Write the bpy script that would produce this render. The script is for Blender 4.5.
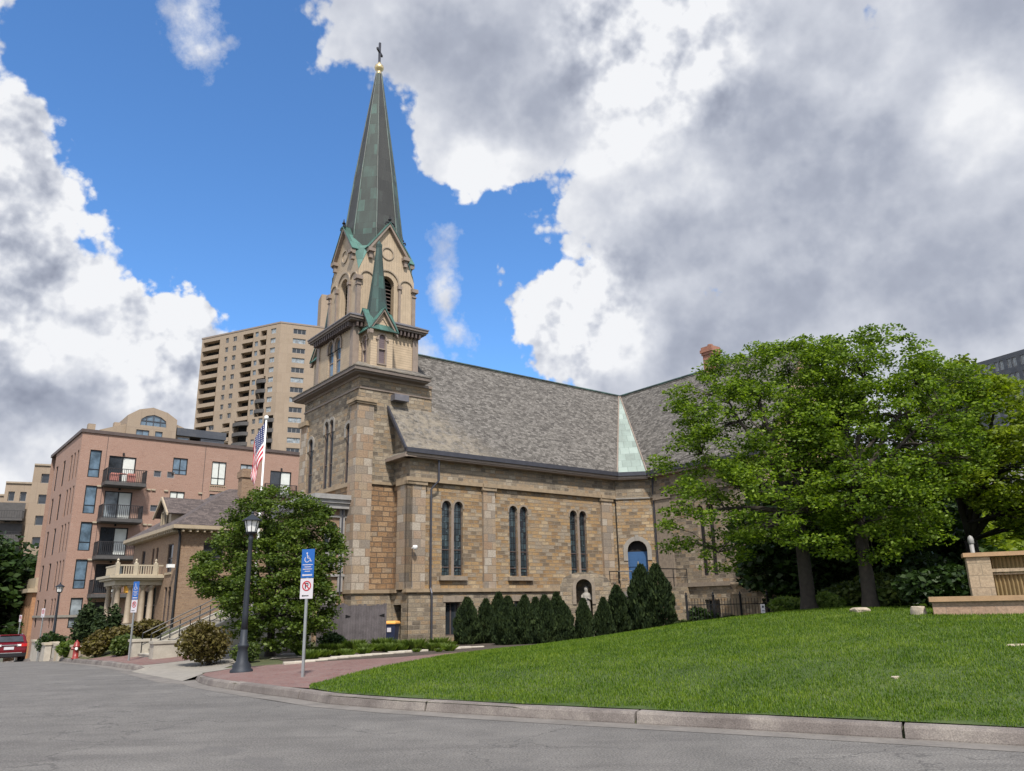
import bpy, bmesh, math, random
import numpy as np
from mathutils import Vector, Matrix
from mathutils.geometry import delaunay_2d_cdt
random.seed(7); rng = np.random.default_rng(7)
PI = math.pi
for o in list(bpy.data.objects): bpy.data.objects.remove(o)
SC = bpy.context.scene
COL = SC.collection

# ------------------------------------------------------------------ camera
FPX, PITCH, ROLL = 770.0, math.radians(15.95), math.radians(1.2)
EYE = Vector((0, 0, 1.6))
cp, sp = math.cos(PITCH), math.sin(PITCH)
M0 = Matrix(((1, 0, 0), (0, sp, -cp), (0, cp, sp)))
c_, s_ = math.cos(ROLL), math.sin(ROLL)
RM = Matrix(((c_, s_, 0), (-s_, c_, 0), (0, 0, 1))) @ M0
cam = bpy.data.objects.new('camera', bpy.data.cameras.new('camera'))
COL.objects.link(cam)
X, Y, Z = Vector(RM[0]), -Vector(RM[1]), -Vector(RM[2])
cam.matrix_world = Matrix(((X.x, Y.x, Z.x, 0), (X.y, Y.y, Z.y, 0), (X.z, Y.z, Z.z, 1.6), (0, 0, 0, 1)))
cam.data.sensor_width = 36; cam.data.lens = 36 * FPX / 1024
cam.data.clip_end = 6000; cam.data.clip_start = 0.1
SC.camera = cam

# ------------------------------------------------------------------ light
SUN_AZ, SUN_EL = math.radians(168), math.radians(52)
sd = Vector((math.sin(SUN_AZ) * math.cos(SUN_EL), math.cos(SUN_AZ) * math.cos(SUN_EL), math.sin(SUN_EL)))
sun = bpy.data.objects.new('sun', bpy.data.lights.new('sun', 'SUN'))
sun.data.energy = 4.6; sun.data.angle = math.radians(4); sun.data.color = (1.0, .95, .88)
sun.rotation_euler = sd.to_track_quat('Z', 'Y').to_euler()
COL.objects.link(sun)
SC.view_settings.view_transform = 'Standard'; SC.view_settings.look = 'None'
SC.view_settings.gamma = 1.0; SC.view_settings.exposure = 0.18
SKY_STRENGTH = 0.1

world = bpy.data.worlds.new('World'); SC.world = world; world.use_nodes = True
nt = world.node_tree; nt.nodes.clear()
class NB:
    """tiny node-building helper"""
    def __init__(s, t): s.t = t
    def n(s, typ, **k):
        x = s.t.nodes.new(typ)
        for a, b in k.items(): setattr(x, a, b)
        return x
    def put(s, sock, v):
        if isinstance(v, bpy.types.NodeSocket): s.t.links.new(v, sock)
        elif v is not None: sock.default_value = v
    def m(s, op, a, b=None, c=None, clamp=False):
        x = s.n('ShaderNodeMath', operation=op); x.use_clamp = clamp
        s.put(x.inputs[0], a); s.put(x.inputs[1], b)
        if c is not None: s.put(x.inputs[2], c)
        return x.outputs[0]
    def v(s, op, a, b=None):
        x = s.n('ShaderNodeVectorMath', operation=op)
        s.put(x.inputs[0], a)
        if b is not None:
            if op == 'SCALE': s.put(x.inputs['Scale'], b)
            else: s.put(x.inputs[1], b)
        return x.outputs['Value'] if op in ('LENGTH', 'DOT_PRODUCT', 'DISTANCE') else x.outputs['Vector']
    def noise(s, vec, scale, detail=4, rough=.55, dist=0, out='Fac', lac=2.0):
        x = s.n('ShaderNodeTexNoise'); s.put(x.inputs['Vector'], vec)
        x.inputs['Scale'].default_value = scale; x.inputs['Detail'].default_value = detail
        x.inputs['Roughness'].default_value = rough; x.inputs['Distortion'].default_value = dist
        x.inputs['Lacunarity'].default_value = lac
        return x.outputs[out]
    def mix(s, f, a, b, blend='MIX'):
        x = s.n('ShaderNodeMix', data_type='RGBA', blend_type=blend)
        s.put(x.inputs[0], f)
        s.put(x.inputs[6], a if not isinstance(a, tuple) else (*a[:3], 1)); s.put(x.inputs[7], b if not isinstance(b, tuple) else (*b[:3], 1))
        return x.outputs[2]
    def ramp(s, f, pts, interp='LINEAR'):
        x = s.n('ShaderNodeValToRGB'); cr = x.color_ramp; cr.interpolation = interp
        while len(cr.elements) < len(pts): cr.elements.new(.5)
        for e, (p, c) in zip(cr.elements, pts):
            e.position = p; e.color = (*c, 1) if isinstance(c, tuple) else (c, c, c, 1)
        s.put(x.inputs[0], f); return x.outputs[0]
    def rng(s, v, a, b, c=0., d=1., smooth=False):
        x = s.n('ShaderNodeMapRange'); x.clamp = True
        if smooth: x.interpolation_type = 'SMOOTHSTEP'
        s.put(x.inputs[0], v)
        for i, q in enumerate((a, b, c, d)): x.inputs[1 + i].default_value = q
        return x.outputs[0]

def build_sky():
    b = NB(nt)
    tc = b.n('ShaderNodeTexCoord').outputs['Generated']
    d = b.v('NORMALIZE', tc)
    sep = b.n('ShaderNodeSeparateXYZ'); b.put(sep.inputs[0], d)
    az = b.m('MULTIPLY', b.m('ARCTAN2', sep.outputs[0], sep.outputs[1]), 180 / PI)
    el = b.m('MULTIPLY', b.m('ARCSINE', sep.outputs[2]), 180 / PI)
    cmb = b.n('ShaderNodeCombineXYZ'); b.put(cmb.inputs[0], az); b.put(cmb.inputs[1], el)
    P = cmb.outputs[0]
    # irregular outlines: warp the bearing/elevation with noise
    w1 = b.v('SCALE', b.v('SUBTRACT', b.noise(d, 7, 5, .55, 0, 'Color'), (.5, .5, .5)), 8.0)
    w2 = b.v('SCALE', b.v('SUBTRACT', b.noise(d, 26, 6, .6, 0, 'Color'), (.5, .5, .5)), 3.4)
    Pw = b.v('ADD', b.v('ADD', P, w1), w2)
    Ps = b.v('ADD', P, b.v('SCALE', w1, .9))
    def blob(Pv, a, e, ra, re):
        q = b.v('MULTIPLY', b.v('SUBTRACT', Pv, (a, e, 0)), (1 / ra, 1 / re, 0))
        return b.m('SUBTRACT', 1.0, b.v('LENGTH', q))
    def union(Pv, L):
        r = None
        for t in L:
            x = blob(Pv, *t)
            r = x if r is None else b.m('SMOOTH_MAX', r, x, .12)
        return r
    clouds = [(-44, 34, 7.6, 9), (-36.5, 25, 7.0, 8), (-34, 17, 9.5, 9), (-25.2, 18.3, 6.0, 5.0), (-31, 12, 14, 8), (-34, 3, 20, 9),
              (-6, 42, 13, 8.5), (-1.5, 35, 8.5, 6.8), (10, 40, 16, 13), (24, 28, 18, 20), (5.5, 20.5, 7.4, 6.6), (11, 28, 10, 9), (-52, 20, 12, 25), (46, 25, 20, 30),
              (30, 9, 26, 12), (16, 18, 9, 6), (35, 17, 10, 8), (0, 64, 32, 17), (10, 12, 12, 6), (-60, 0, 30, 12)]
    mask = union(Pw, clouds)
    f1 = b.noise(d, 9, 9, .58, 0)
    vo = b.n('ShaderNodeTexVoronoi', feature='F1'); b.put(vo.inputs['Vector'], b.v('ADD', d, b.v('SCALE', w1, .0012)))
    vo.inputs['Scale'].default_value = 16; vo.inputs['Detail'].default_value = 3; vo.inputs['Roughness'].default_value = .6
    puff = b.m('SUBTRACT', .55, vo.outputs['Distance'])
    # elsewhere in the sky (behind the camera) scattered cloud
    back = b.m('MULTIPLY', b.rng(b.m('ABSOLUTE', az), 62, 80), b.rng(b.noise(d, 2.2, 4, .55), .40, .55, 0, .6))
    dens = b.m('ADD', b.m('ADD', mask, b.m('MULTIPLY', b.m('SUBTRACT', f1, .5), .62)), b.m('MULTIPLY', puff, .26))
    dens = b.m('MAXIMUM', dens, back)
    alpha = b.rng(dens, 0.0, .12, 0, 1, True)
    wm = union(Pw, [(-25.5, 38.4, 2.6, 3.2), (-24.2, 36.4, 2.0, 2.2), (-5.6, 23.5, 2.0, 4.0), (-4.4, 20.2, 2.2, 2.2), (-7.0, 17.2, 3.4, 2.2), (-20, 16.5, 3, 2.5)])
    fine = b.noise(b.v('ADD', d, (3, 1, 2)), 30, 6, .65)
    thin = b.rng(b.m('ADD', b.m('MULTIPLY', wm, .9), b.m('MULTIPLY', b.m('SUBTRACT', fine, .5), 1.5)), .12, 1.0, 0, .95)
    alpha = b.m('MAXIMUM', alpha, thin)
    # relief: difference between the cloud noise here and a little towards the sun
    off = b.v('ADD', d, (-.012, -.004, .030))
    f2 = b.noise(off, 9, 7, .6, 0)
    vo2 = b.n('ShaderNodeTexVoronoi', feature='F1'); b.put(vo2.inputs['Vector'], b.v('ADD', off, b.v('SCALE', w1, .0012)))
    vo2.inputs['Scale'].default_value = 16; vo2.inputs['Detail'].default_value = 3; vo2.inputs['Roughness'].default_value = .6
    cum = b.rng(union(Ps, [(-37, 24, 10, 13), (-24.5, 19, 7, 6), (5, 20.5, 6, 6), (13, 39, 9, 7)]), -.2, .5, .22, 1.0)
    relief = b.m('MULTIPLY', cum, b.m('ADD', b.m('MULTIPLY', b.m('SUBTRACT', f1, f2), 1.5), b.m('MULTIPLY', b.m('SUBTRACT', vo2.outputs['Distance'], vo.outputs['Distance']), .55)))
    lit = [(-37, 25, 7, 7.5), (-24.5, 20, 5, 3.8), (-43, 34, 7, 9), (-29, 21, 6, 5), (13.5, 39, 8.5, 7), (10, 34.5, 7, 4), (5, 21, 5, 5), (-2, 31.5, 4, 3.5), (-18, 15.5, 6, 3), (-30.5, 16.2, 5, 2), (-25, 38.4, 2, 3), (36, 29, 5, 3.5), (9, 18, 4, 3), (-29, 9.5, 6, 2.5), (-36, 8, 5, 2.2)]
    dark = [(-35.8, 19.3, 4.5, 2.2), (-33, 12.5, 6, 1.8), (27, 27, 10, 4.5), (11.5, 25.5, 7, 3.2), (-4, 39, 7, 4), (18, 20.5, 8, 4), (33, 20, 9, 5), (38, 36, 6, 4), (14, 17, 4, 3), (20, 32, 5, 4), (4, 35.5, 5, 2.6)]
    L = b.rng(union(Ps, lit), -.15, .65, 0, 1, True); D = b.rng(union(Ps, dark), -.3, .6, 0, 1, True)
    br = b.m('ADD', b.m('ADD', .59, b.m('MULTIPLY', L, .25)), b.m('MULTIPLY', D, -.20))
    br = b.m('ADD', br, relief)
    br = b.m('ADD', br, b.m('MULTIPLY', b.m('SUBTRACT', b.noise(d, 5, 5, .5), .5), .34))
    edge = b.m('MULTIPLY', b.m('SUBTRACT', 1.0, b.rng(dens, .05, .45)), .10)
    br = b.m('ADD', br, edge)
    ccol = b.ramp(br, [(.12, (.25, .275, .35)), (.38, (.365, .395, .475)), (.62, (.56, .585, .65)), (.84, (.80, .81, .835))])
    sky = b.n('ShaderNodeTexSky', sky_type='NISHITA'); sky.sun_disc = False
    sky.sun_elevation = SUN_EL; sky.sun_rotation = SUN_AZ; sky.air_density = 1.0; sky.dust_density = .3; sky.ozone_density = 2.5
    blue = b.mix(1.0, sky.outputs[0], (1.0, 1.5, 1.95), 'MULTIPLY')
    back_fill_gain = b.rng(b.m('ABSOLUTE', az), 62, 85, 1.0, 1.5)  # unseen clouds behind the camera brightened to add light on the scene
    cl = b.v('SCALE', b.v('SCALE', ccol, back_fill_gain), 1 / SKY_STRENGTH)
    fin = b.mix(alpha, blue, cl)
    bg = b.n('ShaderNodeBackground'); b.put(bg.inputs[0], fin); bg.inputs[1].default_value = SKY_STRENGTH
    out = b.n('ShaderNodeOutputWorld'); nt.links.new(bg.outputs[0], out.inputs[0])
build_sky()
world.cycles.sampling_method = 'MANUAL'; world.cycles.sample_map_resolution = 512

# ------------------------------------------------------------------ materials
MATS = {}
def newmat(name):
    m = bpy.data.materials.new(name); m.use_nodes = True
    b = NB(m.node_tree); p = m.node_tree.nodes['Principled BSDF']
    MATS[name] = m
    return m, b, p
def bump(b, p, h, strength=.4, dist=.02):
    x = b.n('ShaderNodeBump'); x.inputs['Strength'].default_value = strength; x.inputs['Distance'].default_value = dist
    b.put(x.inputs['Height'], h); b.put(p.inputs['Normal'], x.outputs[0])
def plain(name, col, rough=.6, metal=0, vary=.25, scale=3, bmp=.0, spec=None):
    m, b, p = newmat(name)
    oc = b.n('ShaderNodeTexCoord').outputs['Object']
    n = b.noise(oc, scale, 6, .6)
    n2 = b.noise(oc, scale * 9, 3, .6)
    f = b.m('ADD', b.m('MULTIPLY', n, .7), b.m('MULTIPLY', n2, .3))
    lo = tuple(c * (1 - vary) for c in col); hi = tuple(min(1, c * (1 + vary)) for c in col)
    b.put(p.inputs['Base Color'], b.ramp(f, [(.3, lo), (.7, hi)]))
    p.inputs['Roughness'].default_value = rough; p.inputs['Metallic'].default_value = metal
    if bmp: bump(b, p, n2, bmp, .01)
    return m
def masonry(name, tints, mortar, bw, bh, msz=.012, off=.5, rough=.85, warp=.0, stain=.3, bmp=.5, bdist=.02, stainc=(.10, .08, .062), shift=(0, 0), rnd=.62, pat=1.1):
    """coursed masonry: each unit picks its own tint"""
    m, b, p = newmat(name)
    uv = b.n('ShaderNodeUVMap').outputs[0]
    uvw = b.v('ADD', uv, (shift[0], shift[1], 0))
    if warp: uvw = b.v('ADD', uvw, b.v('SCALE', b.v('SUBTRACT', b.noise(uv, 1.6, 3, .6, 0, 'Color'), (.5, .5, .5)), warp))
    def br(sc_w, sc_h, sq=1.0, sqf=2):
        x = b.n('ShaderNodeTexBrick'); b.put(x.inputs['Vector'], uvw)
        x.inputs['Scale'].default_value = 1; x.inputs['Brick Width'].default_value = sc_w; x.inputs['Row Height'].default_value = sc_h
        x.inputs['Mortar Size'].default_value = msz; x.inputs['Mortar Smooth'].default_value = .3; x.inputs['Bias'].default_value = 0
        x.offset = off; x.squash = sq; x.squash_frequency = sqf
        x.inputs['Color1'].default_value = (0, 0, 0, 1); x.inputs['Color2'].default_value = (1, 1, 1, 1); x.inputs['Mortar'].default_value = (.5, .5, .5, 1)
        return x
    x = br(bw, bh, .72, 3)
    n = len(tints)
    patch = b.noise(uv, .55, 4, .6)
    sel = b.m('ADD', b.m('MULTIPLY', x.outputs['Color'], rnd), b.m('MULTIPLY', b.m('SUBTRACT', patch, .5), pat))
    sel = b.m('ADD', sel, (1 - rnd) / 2)
    col = b.ramp(sel, [((i + .5) / n, t) for i, t in enumerate(tints)])
    grain = b.noise(uv, 14, 5, .65)
    col = b.mix(.55, col, b.mix(1., col, b.ramp(grain, [(.3, .45), (.7, 1.45)]), 'MULTIPLY'))
    st = b.rng(b.noise(b.v('MULTIPLY', uv, (1.3, .35, 1)), .9, 6, .65), .52, .75, 0, stain)
    col = b.mix(st, col, stainc)
    col = b.mix(x.outputs['Fac'], col, mortar)
    b.put(p.inputs['Base Color'], col); p.inputs['Roughness'].default_value = rough
    h = b.m('ADD', b.m('MULTIPLY', b.m('SUBTRACT', 1., x.outputs['Fac']), 1.0), b.m('MULTIPLY', grain, .8))
    h = b.m('ADD', h, b.m('MULTIPLY', x.outputs['Color'], .35))
    bump(b, p, h, bmp, bdist)
    return m
STONE_T = [(.16, .12, .08), (.25, .155, .075), (.35, .225, .105), (.285, .20, .118), (.275, .23, .175), (.41, .30, .175)]
masonry('stone', STONE_T, (.25, .20, .145), .47, .19, .016, rnd=.85, pat=1.2, warp=.05, bmp=.9, bdist=.05, stain=.25)
masonry('stone_orange', [(.19, .12, .07), (.30, .18, .09), (.25, .145, .075), (.36, .235, .13), (.28, .215, .15)], (.14, .10, .07), .56, .25, .022, warp=.07, rnd=.8, bmp=1.0, bdist=.07, stain=.35)
masonry('stone_grey', [(.13, .105, .078), (.215, .172, .122), (.28, .228, .16), (.275, .19, .11), (.35, .295, .22)], (.24, .20, .155), .44, .20, .018, rnd=.85, pat=.9, warp=.06, bmp=.9, bdist=.05, stain=.25)
masonry('ashlar_block', [(.22, .185, .15), (.32, .24, .16), (.27, .18, .115), (.37, .32, .26)], (.19, .155, .12), .62, .40, .014, bmp=.6, bdist=.03, stain=.3, rnd=.95, pat=.4)
masonry('pink_brick', [(.29, .17, .125), (.33, .20, .15), (.31, .188, .14), (.35, .222, .172)], (.32, .22, .175), .34, .105, .012, bmp=.15, bdist=.01, stain=.12)
masonry('orange_brick', [(.34, .16, .07), (.40, .20, .09), (.30, .14, .065)], (.33, .21, .13), .3, .09, .012, bmp=.2, bdist=.01, stain=.1)
masonry('tan_brick', [(.235, .15, .092), (.28, .185, .115), (.21, .13, .082), (.30, .205, .135)], (.26, .19, .135), .24, .08, .01, bmp=.3, bdist=.01, stain=.2)
masonry('tower_brick', [(.285, .22, .16), (.32, .25, .185), (.305, .235, .172)], (.265, .205, .155), 2.4, 3.08, .05, bmp=.05, bdist=.01, stain=.15, stainc=(.28, .18, .12), shift=(0, .9))
masonry('red_brick', [(.30, .11, .065), (.36, .15, .09), (.26, .09, .055)], (.28, .2, .16), .22, .075, .01, bmp=.4, bdist=.01)
masonry('brick_paving', [(.13, .062, .055), (.18, .085, .07), (.165, .10, .088), (.22, .125, .108)], (.17, .125, .11), .22, .11, .010, bmp=.4, bdist=.01, stain=.45, stainc=(.23, .18, .16))
masonry('sandstone', [(.32, .21, .145), (.37, .25, .175), (.29, .19, .13), (.40, .29, .215)], (.28, .20, .15), .75, .22, .012, bmp=.5, bdist=.02, stain=.2, warp=.03)
masonry('sand_ashlar', [(.32, .245, .165), (.36, .28, .19), (.29, .22, .15)], (.24, .19, .13), .42, .30, .012, bmp=.4, bdist=.02, stain=.2)
masonry('slate_panel', [(.055, .062, .078), (.068, .075, .092), (.078, .085, .10)], (.05, .055, .07), 1.2, .9, .02, bmp=.1, bdist=.01)

def shingle(name, tints, bw=.18, bh=.13, patch=None):
    m, b, p = newmat(name)
    uv = b.n('ShaderNodeUVMap').outputs[0]
    x = b.n('ShaderNodeTexBrick'); b.put(x.inputs['Vector'], b.v('ADD', uv, b.v('SCALE', b.noise(uv, 3, 2, .5, 0, 'Color'), .03)))
    x.inputs['Scale'].default_value = 1; x.inputs['Brick Width'].default_value = bw; x.inputs['Row Height'].default_value = bh
    x.inputs['Mortar Size'].default_value = .008; x.inputs['Mortar Smooth'].default_value = .2; x.offset = .5
    x.inputs['Color1'].default_value = (0, 0, 0, 1); x.inputs['Color2'].default_value = (1, 1, 1, 1); x.inputs['Mortar'].default_value = (.2, .2, .2, 1)
    n = len(tints)
    sel = b.m('ADD', b.m('MULTIPLY', x.outputs['Color'], .75), b.m('MULTIPLY', b.noise(uv, 1.7, 7, .72), .5))
    sel = b.m('SUBTRACT', sel, .12)
    col = b.ramp(sel, [((i + .5) / n, t) for i, t in enumerate(tints)])
    fl = b.rng(b.noise(uv, 7.5, 3, .7), .56, .66)
    col = b.mix(b.m('MULTIPLY', fl, .55), col, tuple(min(1, c * 1.75) for c in tints[-1]))
    fd = b.rng(b.noise(b.v('ADD', uv, (9, 4, 0)), 6.5, 3, .7), .57, .67)
    col = b.mix(b.m('MULTIPLY', fd, .55), col, tuple(c * .5 for c in tints[0]))
    if patch:
        oc = b.n('ShaderNodeTexCoord').outputs['Object']
        s = b.n('ShaderNodeSeparateXYZ'); b.put(s.inputs[0], oc)
        e = b.m('SUBTRACT', b.m('ADD', s.outputs[0], b.m('MULTIPLY', b.noise(oc, .8, 5, .6), 2.6)), b.m('MULTIPLY', b.m('SUBTRACT', 13., s.outputs[2]), .95))
        f = b.rng(e, 1.6, 3.6, .8, 0)
        f = b.m('MULTIPLY', f, b.rng(b.noise(oc, 2.5, 5, .7), .38, .60))
        col = b.mix(f, col, patch)
    b.put(p.inputs['Base Color'], col); p.inputs['Roughness'].default_value = .85
    bump(b, p, b.m('ADD', b.m('SUBTRACT', 1., x.outputs['Fac']), x.outputs['Color']), .6, .02)
    return m
shingle('slate_roof', [(.050, .044, .038), (.080, .072, .063), (.108, .098, .086), (.138, .126, .112), (.185, .17, .152)], .24, .14, patch=(.235, .20, .15))
shingle('brown_shingles', [(.055, .043, .040), (.085, .066, .060), (.115, .09, .082)], .3, .16)

def copper(name, dark, mid, light, amt=.5):
    m, b, p = newmat(name)
    uv = b.n('ShaderNodeUVMap').outputs[0]; oc = b.n('ShaderNodeTexCoord').outputs['Object']
    x = b.n('ShaderNodeTexBrick'); b.put(x.inputs['Vector'], uv)
    x.inputs['Scale'].default_value = 1; x.inputs['Brick Width'].default_value = .55; x.inputs['Row Height'].default_value = .8
    x.inputs['Mortar Size'].default_value = .012; x.inputs['Color1'].default_value = (0, 0, 0, 1); x.inputs['Color2'].default_value = (1, 1, 1, 1); x.inputs['Mortar'].default_value = (.5, .5, .5, 1)
    f = b.m('ADD', b.m('MULTIPLY', b.noise(b.v('MULTIPLY', oc, (1, 1, .35)), 1.1, 6, .65), .8), b.m('MULTIPLY', x.outputs['Color'], .35))
    f = b.m('ADD', f, amt - .6)
    col = b.ramp(f, [(.25, dark), (.5, mid), (.78, light)])
    col = b.mix(b.m('MULTIPLY', x.outputs['Fac'], .6), col, tuple(c * .45 for c in dark))
    b.put(p.inputs['Base Color'], col); p.inputs['Roughness'].default_value = .55
    bump(b, p, x.outputs['Fac'], .3, .01)
    return m
copper('old_copper', (.022, .028, .024), (.036, .056, .047), (.065, .14, .115), .50)
copper('copper_face_brown', (.024, .025, .022), (.036, .037, .033), (.055, .09, .075), .42)
copper('green_copper', (.025, .058, .047), (.048, .12, .10), (.09, .21, .175), .56)
copper('pale_copper', (.17, .20, .175), (.235, .285, .25), (.31, .37, .33), .56)
copper('spirelet_copper', (.015, .030, .026), (.024, .058, .050), (.05, .125, .105), .46)

def siding(name, col, step=.13, vertical=False, k=.16):
    m, b, p = newmat(name)
    uv = b.n('ShaderNodeUVMap').outputs[0]
    s = b.n('ShaderNodeSeparateXYZ'); b.put(s.inputs[0], uv)
    v = s.outputs[0] if vertical else s.outputs[1]
    fr = b.m('FRACT', b.m('DIVIDE', v, step))
    line = b.rng(fr, 0, k, 1, 0)
    n = b.noise(uv, 2, 5, .6)
    c = b.ramp(n, [(.3, tuple(q * .85 for q in col)), (.7, tuple(q * 1.1 for q in col))])
    c = b.mix(b.m('MULTIPLY', line, .6), c, tuple(q * .35 for q in col))
    b.put(p.inputs['Base Color'], c); p.inputs['Roughness'].default_value = .6
    bump(b, p, fr, .5, .02)
    return m
siding('tan_siding', (.42, .325, .22), .14)
siding('tan_boards', (.41, .32, .22), .16, True, .1)
siding('grey_boards', (.16, .145, .145), .14, True, .18)
siding('louver_slats', (.155, .115, .125), .11, False, .45)
siding('rib_panel', (.33, .24, .135), .17, True, .5)
siding('fluted_panel', (.33, .25, .15), .13, True, .4)

plain('tan_trim', (.235, .185, .15), .6, vary=.2)
plain('cornice_shade', (.15, .12, .10), .6, vary=.25)  # tan trim darkened so its colour carries the cornice shadow
plain('tan_trim_light', (.31, .25, .185), .6, vary=.2)
plain('grey_trim', (.27, .26, .25), .6, vary=.25)
plain('brown_trim', (.085, .062, .055), .6)
plain('gutter_metal', (.052, .053, .065), .45, .3)
plain('lead_grey', (.15, .145, .16), .5, .3)
plain('stone_trim', (.27, .205, .135), .85, vary=.3, bmp=.3)
plain('stone_trim_grey', (.25, .228, .20), .85, vary=.25, bmp=.3)
plain('arch_stone', (.235, .19, .145), .85, vary=.3, bmp=.3, scale=6)
plain('black_metal', (.018, .018, .02), .45, .3)
plain('lamp_paint', (.022, .027, .036), .6, .3, vary=.15)
plain('galvanised', (.38, .39, .39), .45, .7, vary=.15)
plain('white_paint', (.78, .78, .76), .5, vary=.06)
plain('cream_paint', (.40, .345, .255), .55, vary=.12)
plain('cream_dull', (.36, .29, .20), .6, vary=.15)
plain('gutter_concrete', (.155, .14, .125), .9, vary=.35, scale=1.5, bmp=.4)
plain('concrete', (.235, .215, .19), .9, vary=.2, bmp=.3)
plain('concrete_warm', (.235, .215, .185), .9, vary=.2, bmp=.3)
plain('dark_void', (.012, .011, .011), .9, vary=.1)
plain('curtain', (.62, .64, .60), .8, vary=.12)
plain('black_rail', (.03, .028, .03), .5, .2)
plain('slab_dark', (.075, .07, .068), .7)
plain('blue_door', (.028, .085, .20), .45, vary=.15)
plain('brass', (.7, .55, .3), .35, .8)
plain('bark', (.048, .038, .031), .95, vary=.45, scale=6, bmp=.8)
plain('bark_dark', (.028, .023, .02), .95, vary=.4, scale=6, bmp=.8)
plain('red_paint', (.22, .022, .018), .4, vary=.1)
plain('car_red', (.14, .007, .012), .18, .3, vary=.03)
plain('car_black', (.012, .012, .014), .3)
plain('tyre', (.02, .02, .02), .85)
plain('tail_red', (.5, .02, .02), .2)
plain('sign_blue', (.012, .10, .36), .4, vary=.04)
plain('sign_white', (.55, .52, .55), .45, vary=.05)
plain('sign_red', (.42, .02, .03), .45, vary=.05)
plain('bin_navy', (.018, .025, .06), .5)
plain('bin_orange', (.75, .36, .08), .5)
plain('statue_stone', (.30, .275, .24), .7, vary=.15)
plain('boulder', (.42, .35, .27), .9, vary=.25, bmp=.5)
plain('light_pink', (.55, .22, .18), .6)
plain('yellow_lantern', (.75, .38, .05), .5)
plain('white_block', (.40, .36, .30), .9, vary=.2, bmp=.3)
plain('blue_cloth', (.03, .07, .18), .8)

def glass(name, col, rough=.08, spec=.8):
    m, b, p = newmat(name)
    oc = b.n('ShaderNodeTexCoord').outputs['Object']
    b.put(p.inputs['Base Color'], b.ramp(b.noise(oc, 1.2, 4, .6), [(.35, tuple(c * .6 for c in col)), (.65, tuple(c * 1.5 for c in col))]))
    p.inputs['Roughness'].default_value = rough; p.inputs['Specular IOR Level'].default_value = spec
    bump(b, p, b.noise(oc, 1.5, 2, .5), .06, .05)
    return m
glass('dark_glass', (.022, .027, .033))
glass('church_glass', (.018, .028, .038), .22, .5)
glass('blue_glass', (.10, .15, .20), .1)
glass('pale_glass', (.22, .25, .27), .1)
m, b, p = newmat('leaded_glass')
uv = b.n('ShaderNodeUVMap').outputs[0]
x = b.n('ShaderNodeTexBrick'); b.put(x.inputs['Vector'], uv); x.inputs['Scale'].default_value = 1
x.inputs['Brick Width'].default_value = .17; x.inputs['Row Height'].default_value = .30; x.inputs['Mortar Size'].default_value = .016; x.offset = 0
x.inputs['Color1'].default_value = (.012, .016, .022, 1); x.inputs['Color2'].default_value = (.05, .075, .085, 1); x.inputs['Mortar'].default_value = (.01, .01, .01, 1)
fl = b.rng(b.noise(uv, 5, 4, .7), .60, .66)
b.put(p.inputs['Base Color'], b.mix(b.m('MULTIPLY', fl, .5), x.outputs[0], (.20, .26, .27)))
p.inputs['Roughness'].default_value = .25; bump(b, p, b.noise(uv, 7, 3, .6), .25, .02)

# asphalt
m, b, p = newmat('asphalt')
oc = b.n('ShaderNodeTexCoord').outputs['Object']
n1 = b.noise(oc, .35, 6, .65); n2 = b.noise(oc, 1.6, 6, .7); n3 = b.noise(oc, 42, 3, .75); n4 = b.noise(oc, 14, 3, .6)
st = b.noise(b.v('MULTIPLY', oc, (.22, 1.25, 1)), 1.0, 7, .68)
col = b.ramp(b.m('ADD', b.m('MULTIPLY', n1, .55), b.m('MULTIPLY', n2, .45)), [(.3, (.085, .080, .074)), (.5, (.125, .117, .108)), (.7, (.175, .164, .15))])
col = b.mix(b.rng(st, .50, .64, 0, .5), col, (.075, .069, .065))
sp3 = b.ramp(n3, [(.32, .42), (.5, 1.0), (.68, 1.7)])
col = b.mix(1., col, sp3, 'MULTIPLY')
wv = b.v('ADD', oc, b.v('SCALE', b.v('SUBTRACT', b.noise(oc, .7, 5, .6, 0, 'Color'), (.5, .5, .5)), 2.2))
vo = b.n('ShaderNodeTexVoronoi', feature='DISTANCE_TO_EDGE'); b.put(vo.inputs['Vector'], wv); vo.inputs['Scale'].default_value = .30
crack = b.rng(vo.outputs['Distance'], .002, .007, 1, 0)
crack = b.m('MULTIPLY', crack, b.rng(b.noise(oc, .25, 2, .5), .40, .50))
tar = b.rng(b.noise(b.v('ADD', oc, (31, 7, 0)), .42, 4, .6, 1.2), .62, .66, 0, .35)
col = b.mix(tar, col, (.085, .08, .078))
col = b.mix(b.m('MULTIPLY', crack, .55), col, (.045, .042, .04))
b.put(p.inputs['Base Color'], col); p.inputs['Roughness'].default_value = .88
bump(b, p, b.m('SUBTRACT', b.m('ADD', n3, b.m('MULTIPLY', n4, .5)), crack), .5, .012)
# kerb concrete
m, b, p = newmat('kerb_concrete')
oc = b.n('ShaderNodeTexCoord').outputs['Object']
n1 = b.noise(oc, 1.3, 6, .65); n3 = b.noise(oc, 60, 2, .7)
col = b.ramp(n1, [(.3, (.10, .083, .075)), (.52, (.165, .142, .128)), (.7, (.26, .23, .20))])
col = b.mix(1., col, b.ramp(n3, [(.3, .7), (.7, 1.25)]), 'MULTIPLY')
b.put(p.inputs['Base Color'], col); p.inputs['Roughness'].default_value = .9; bump(b, p, n3, .5, .01)
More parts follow.
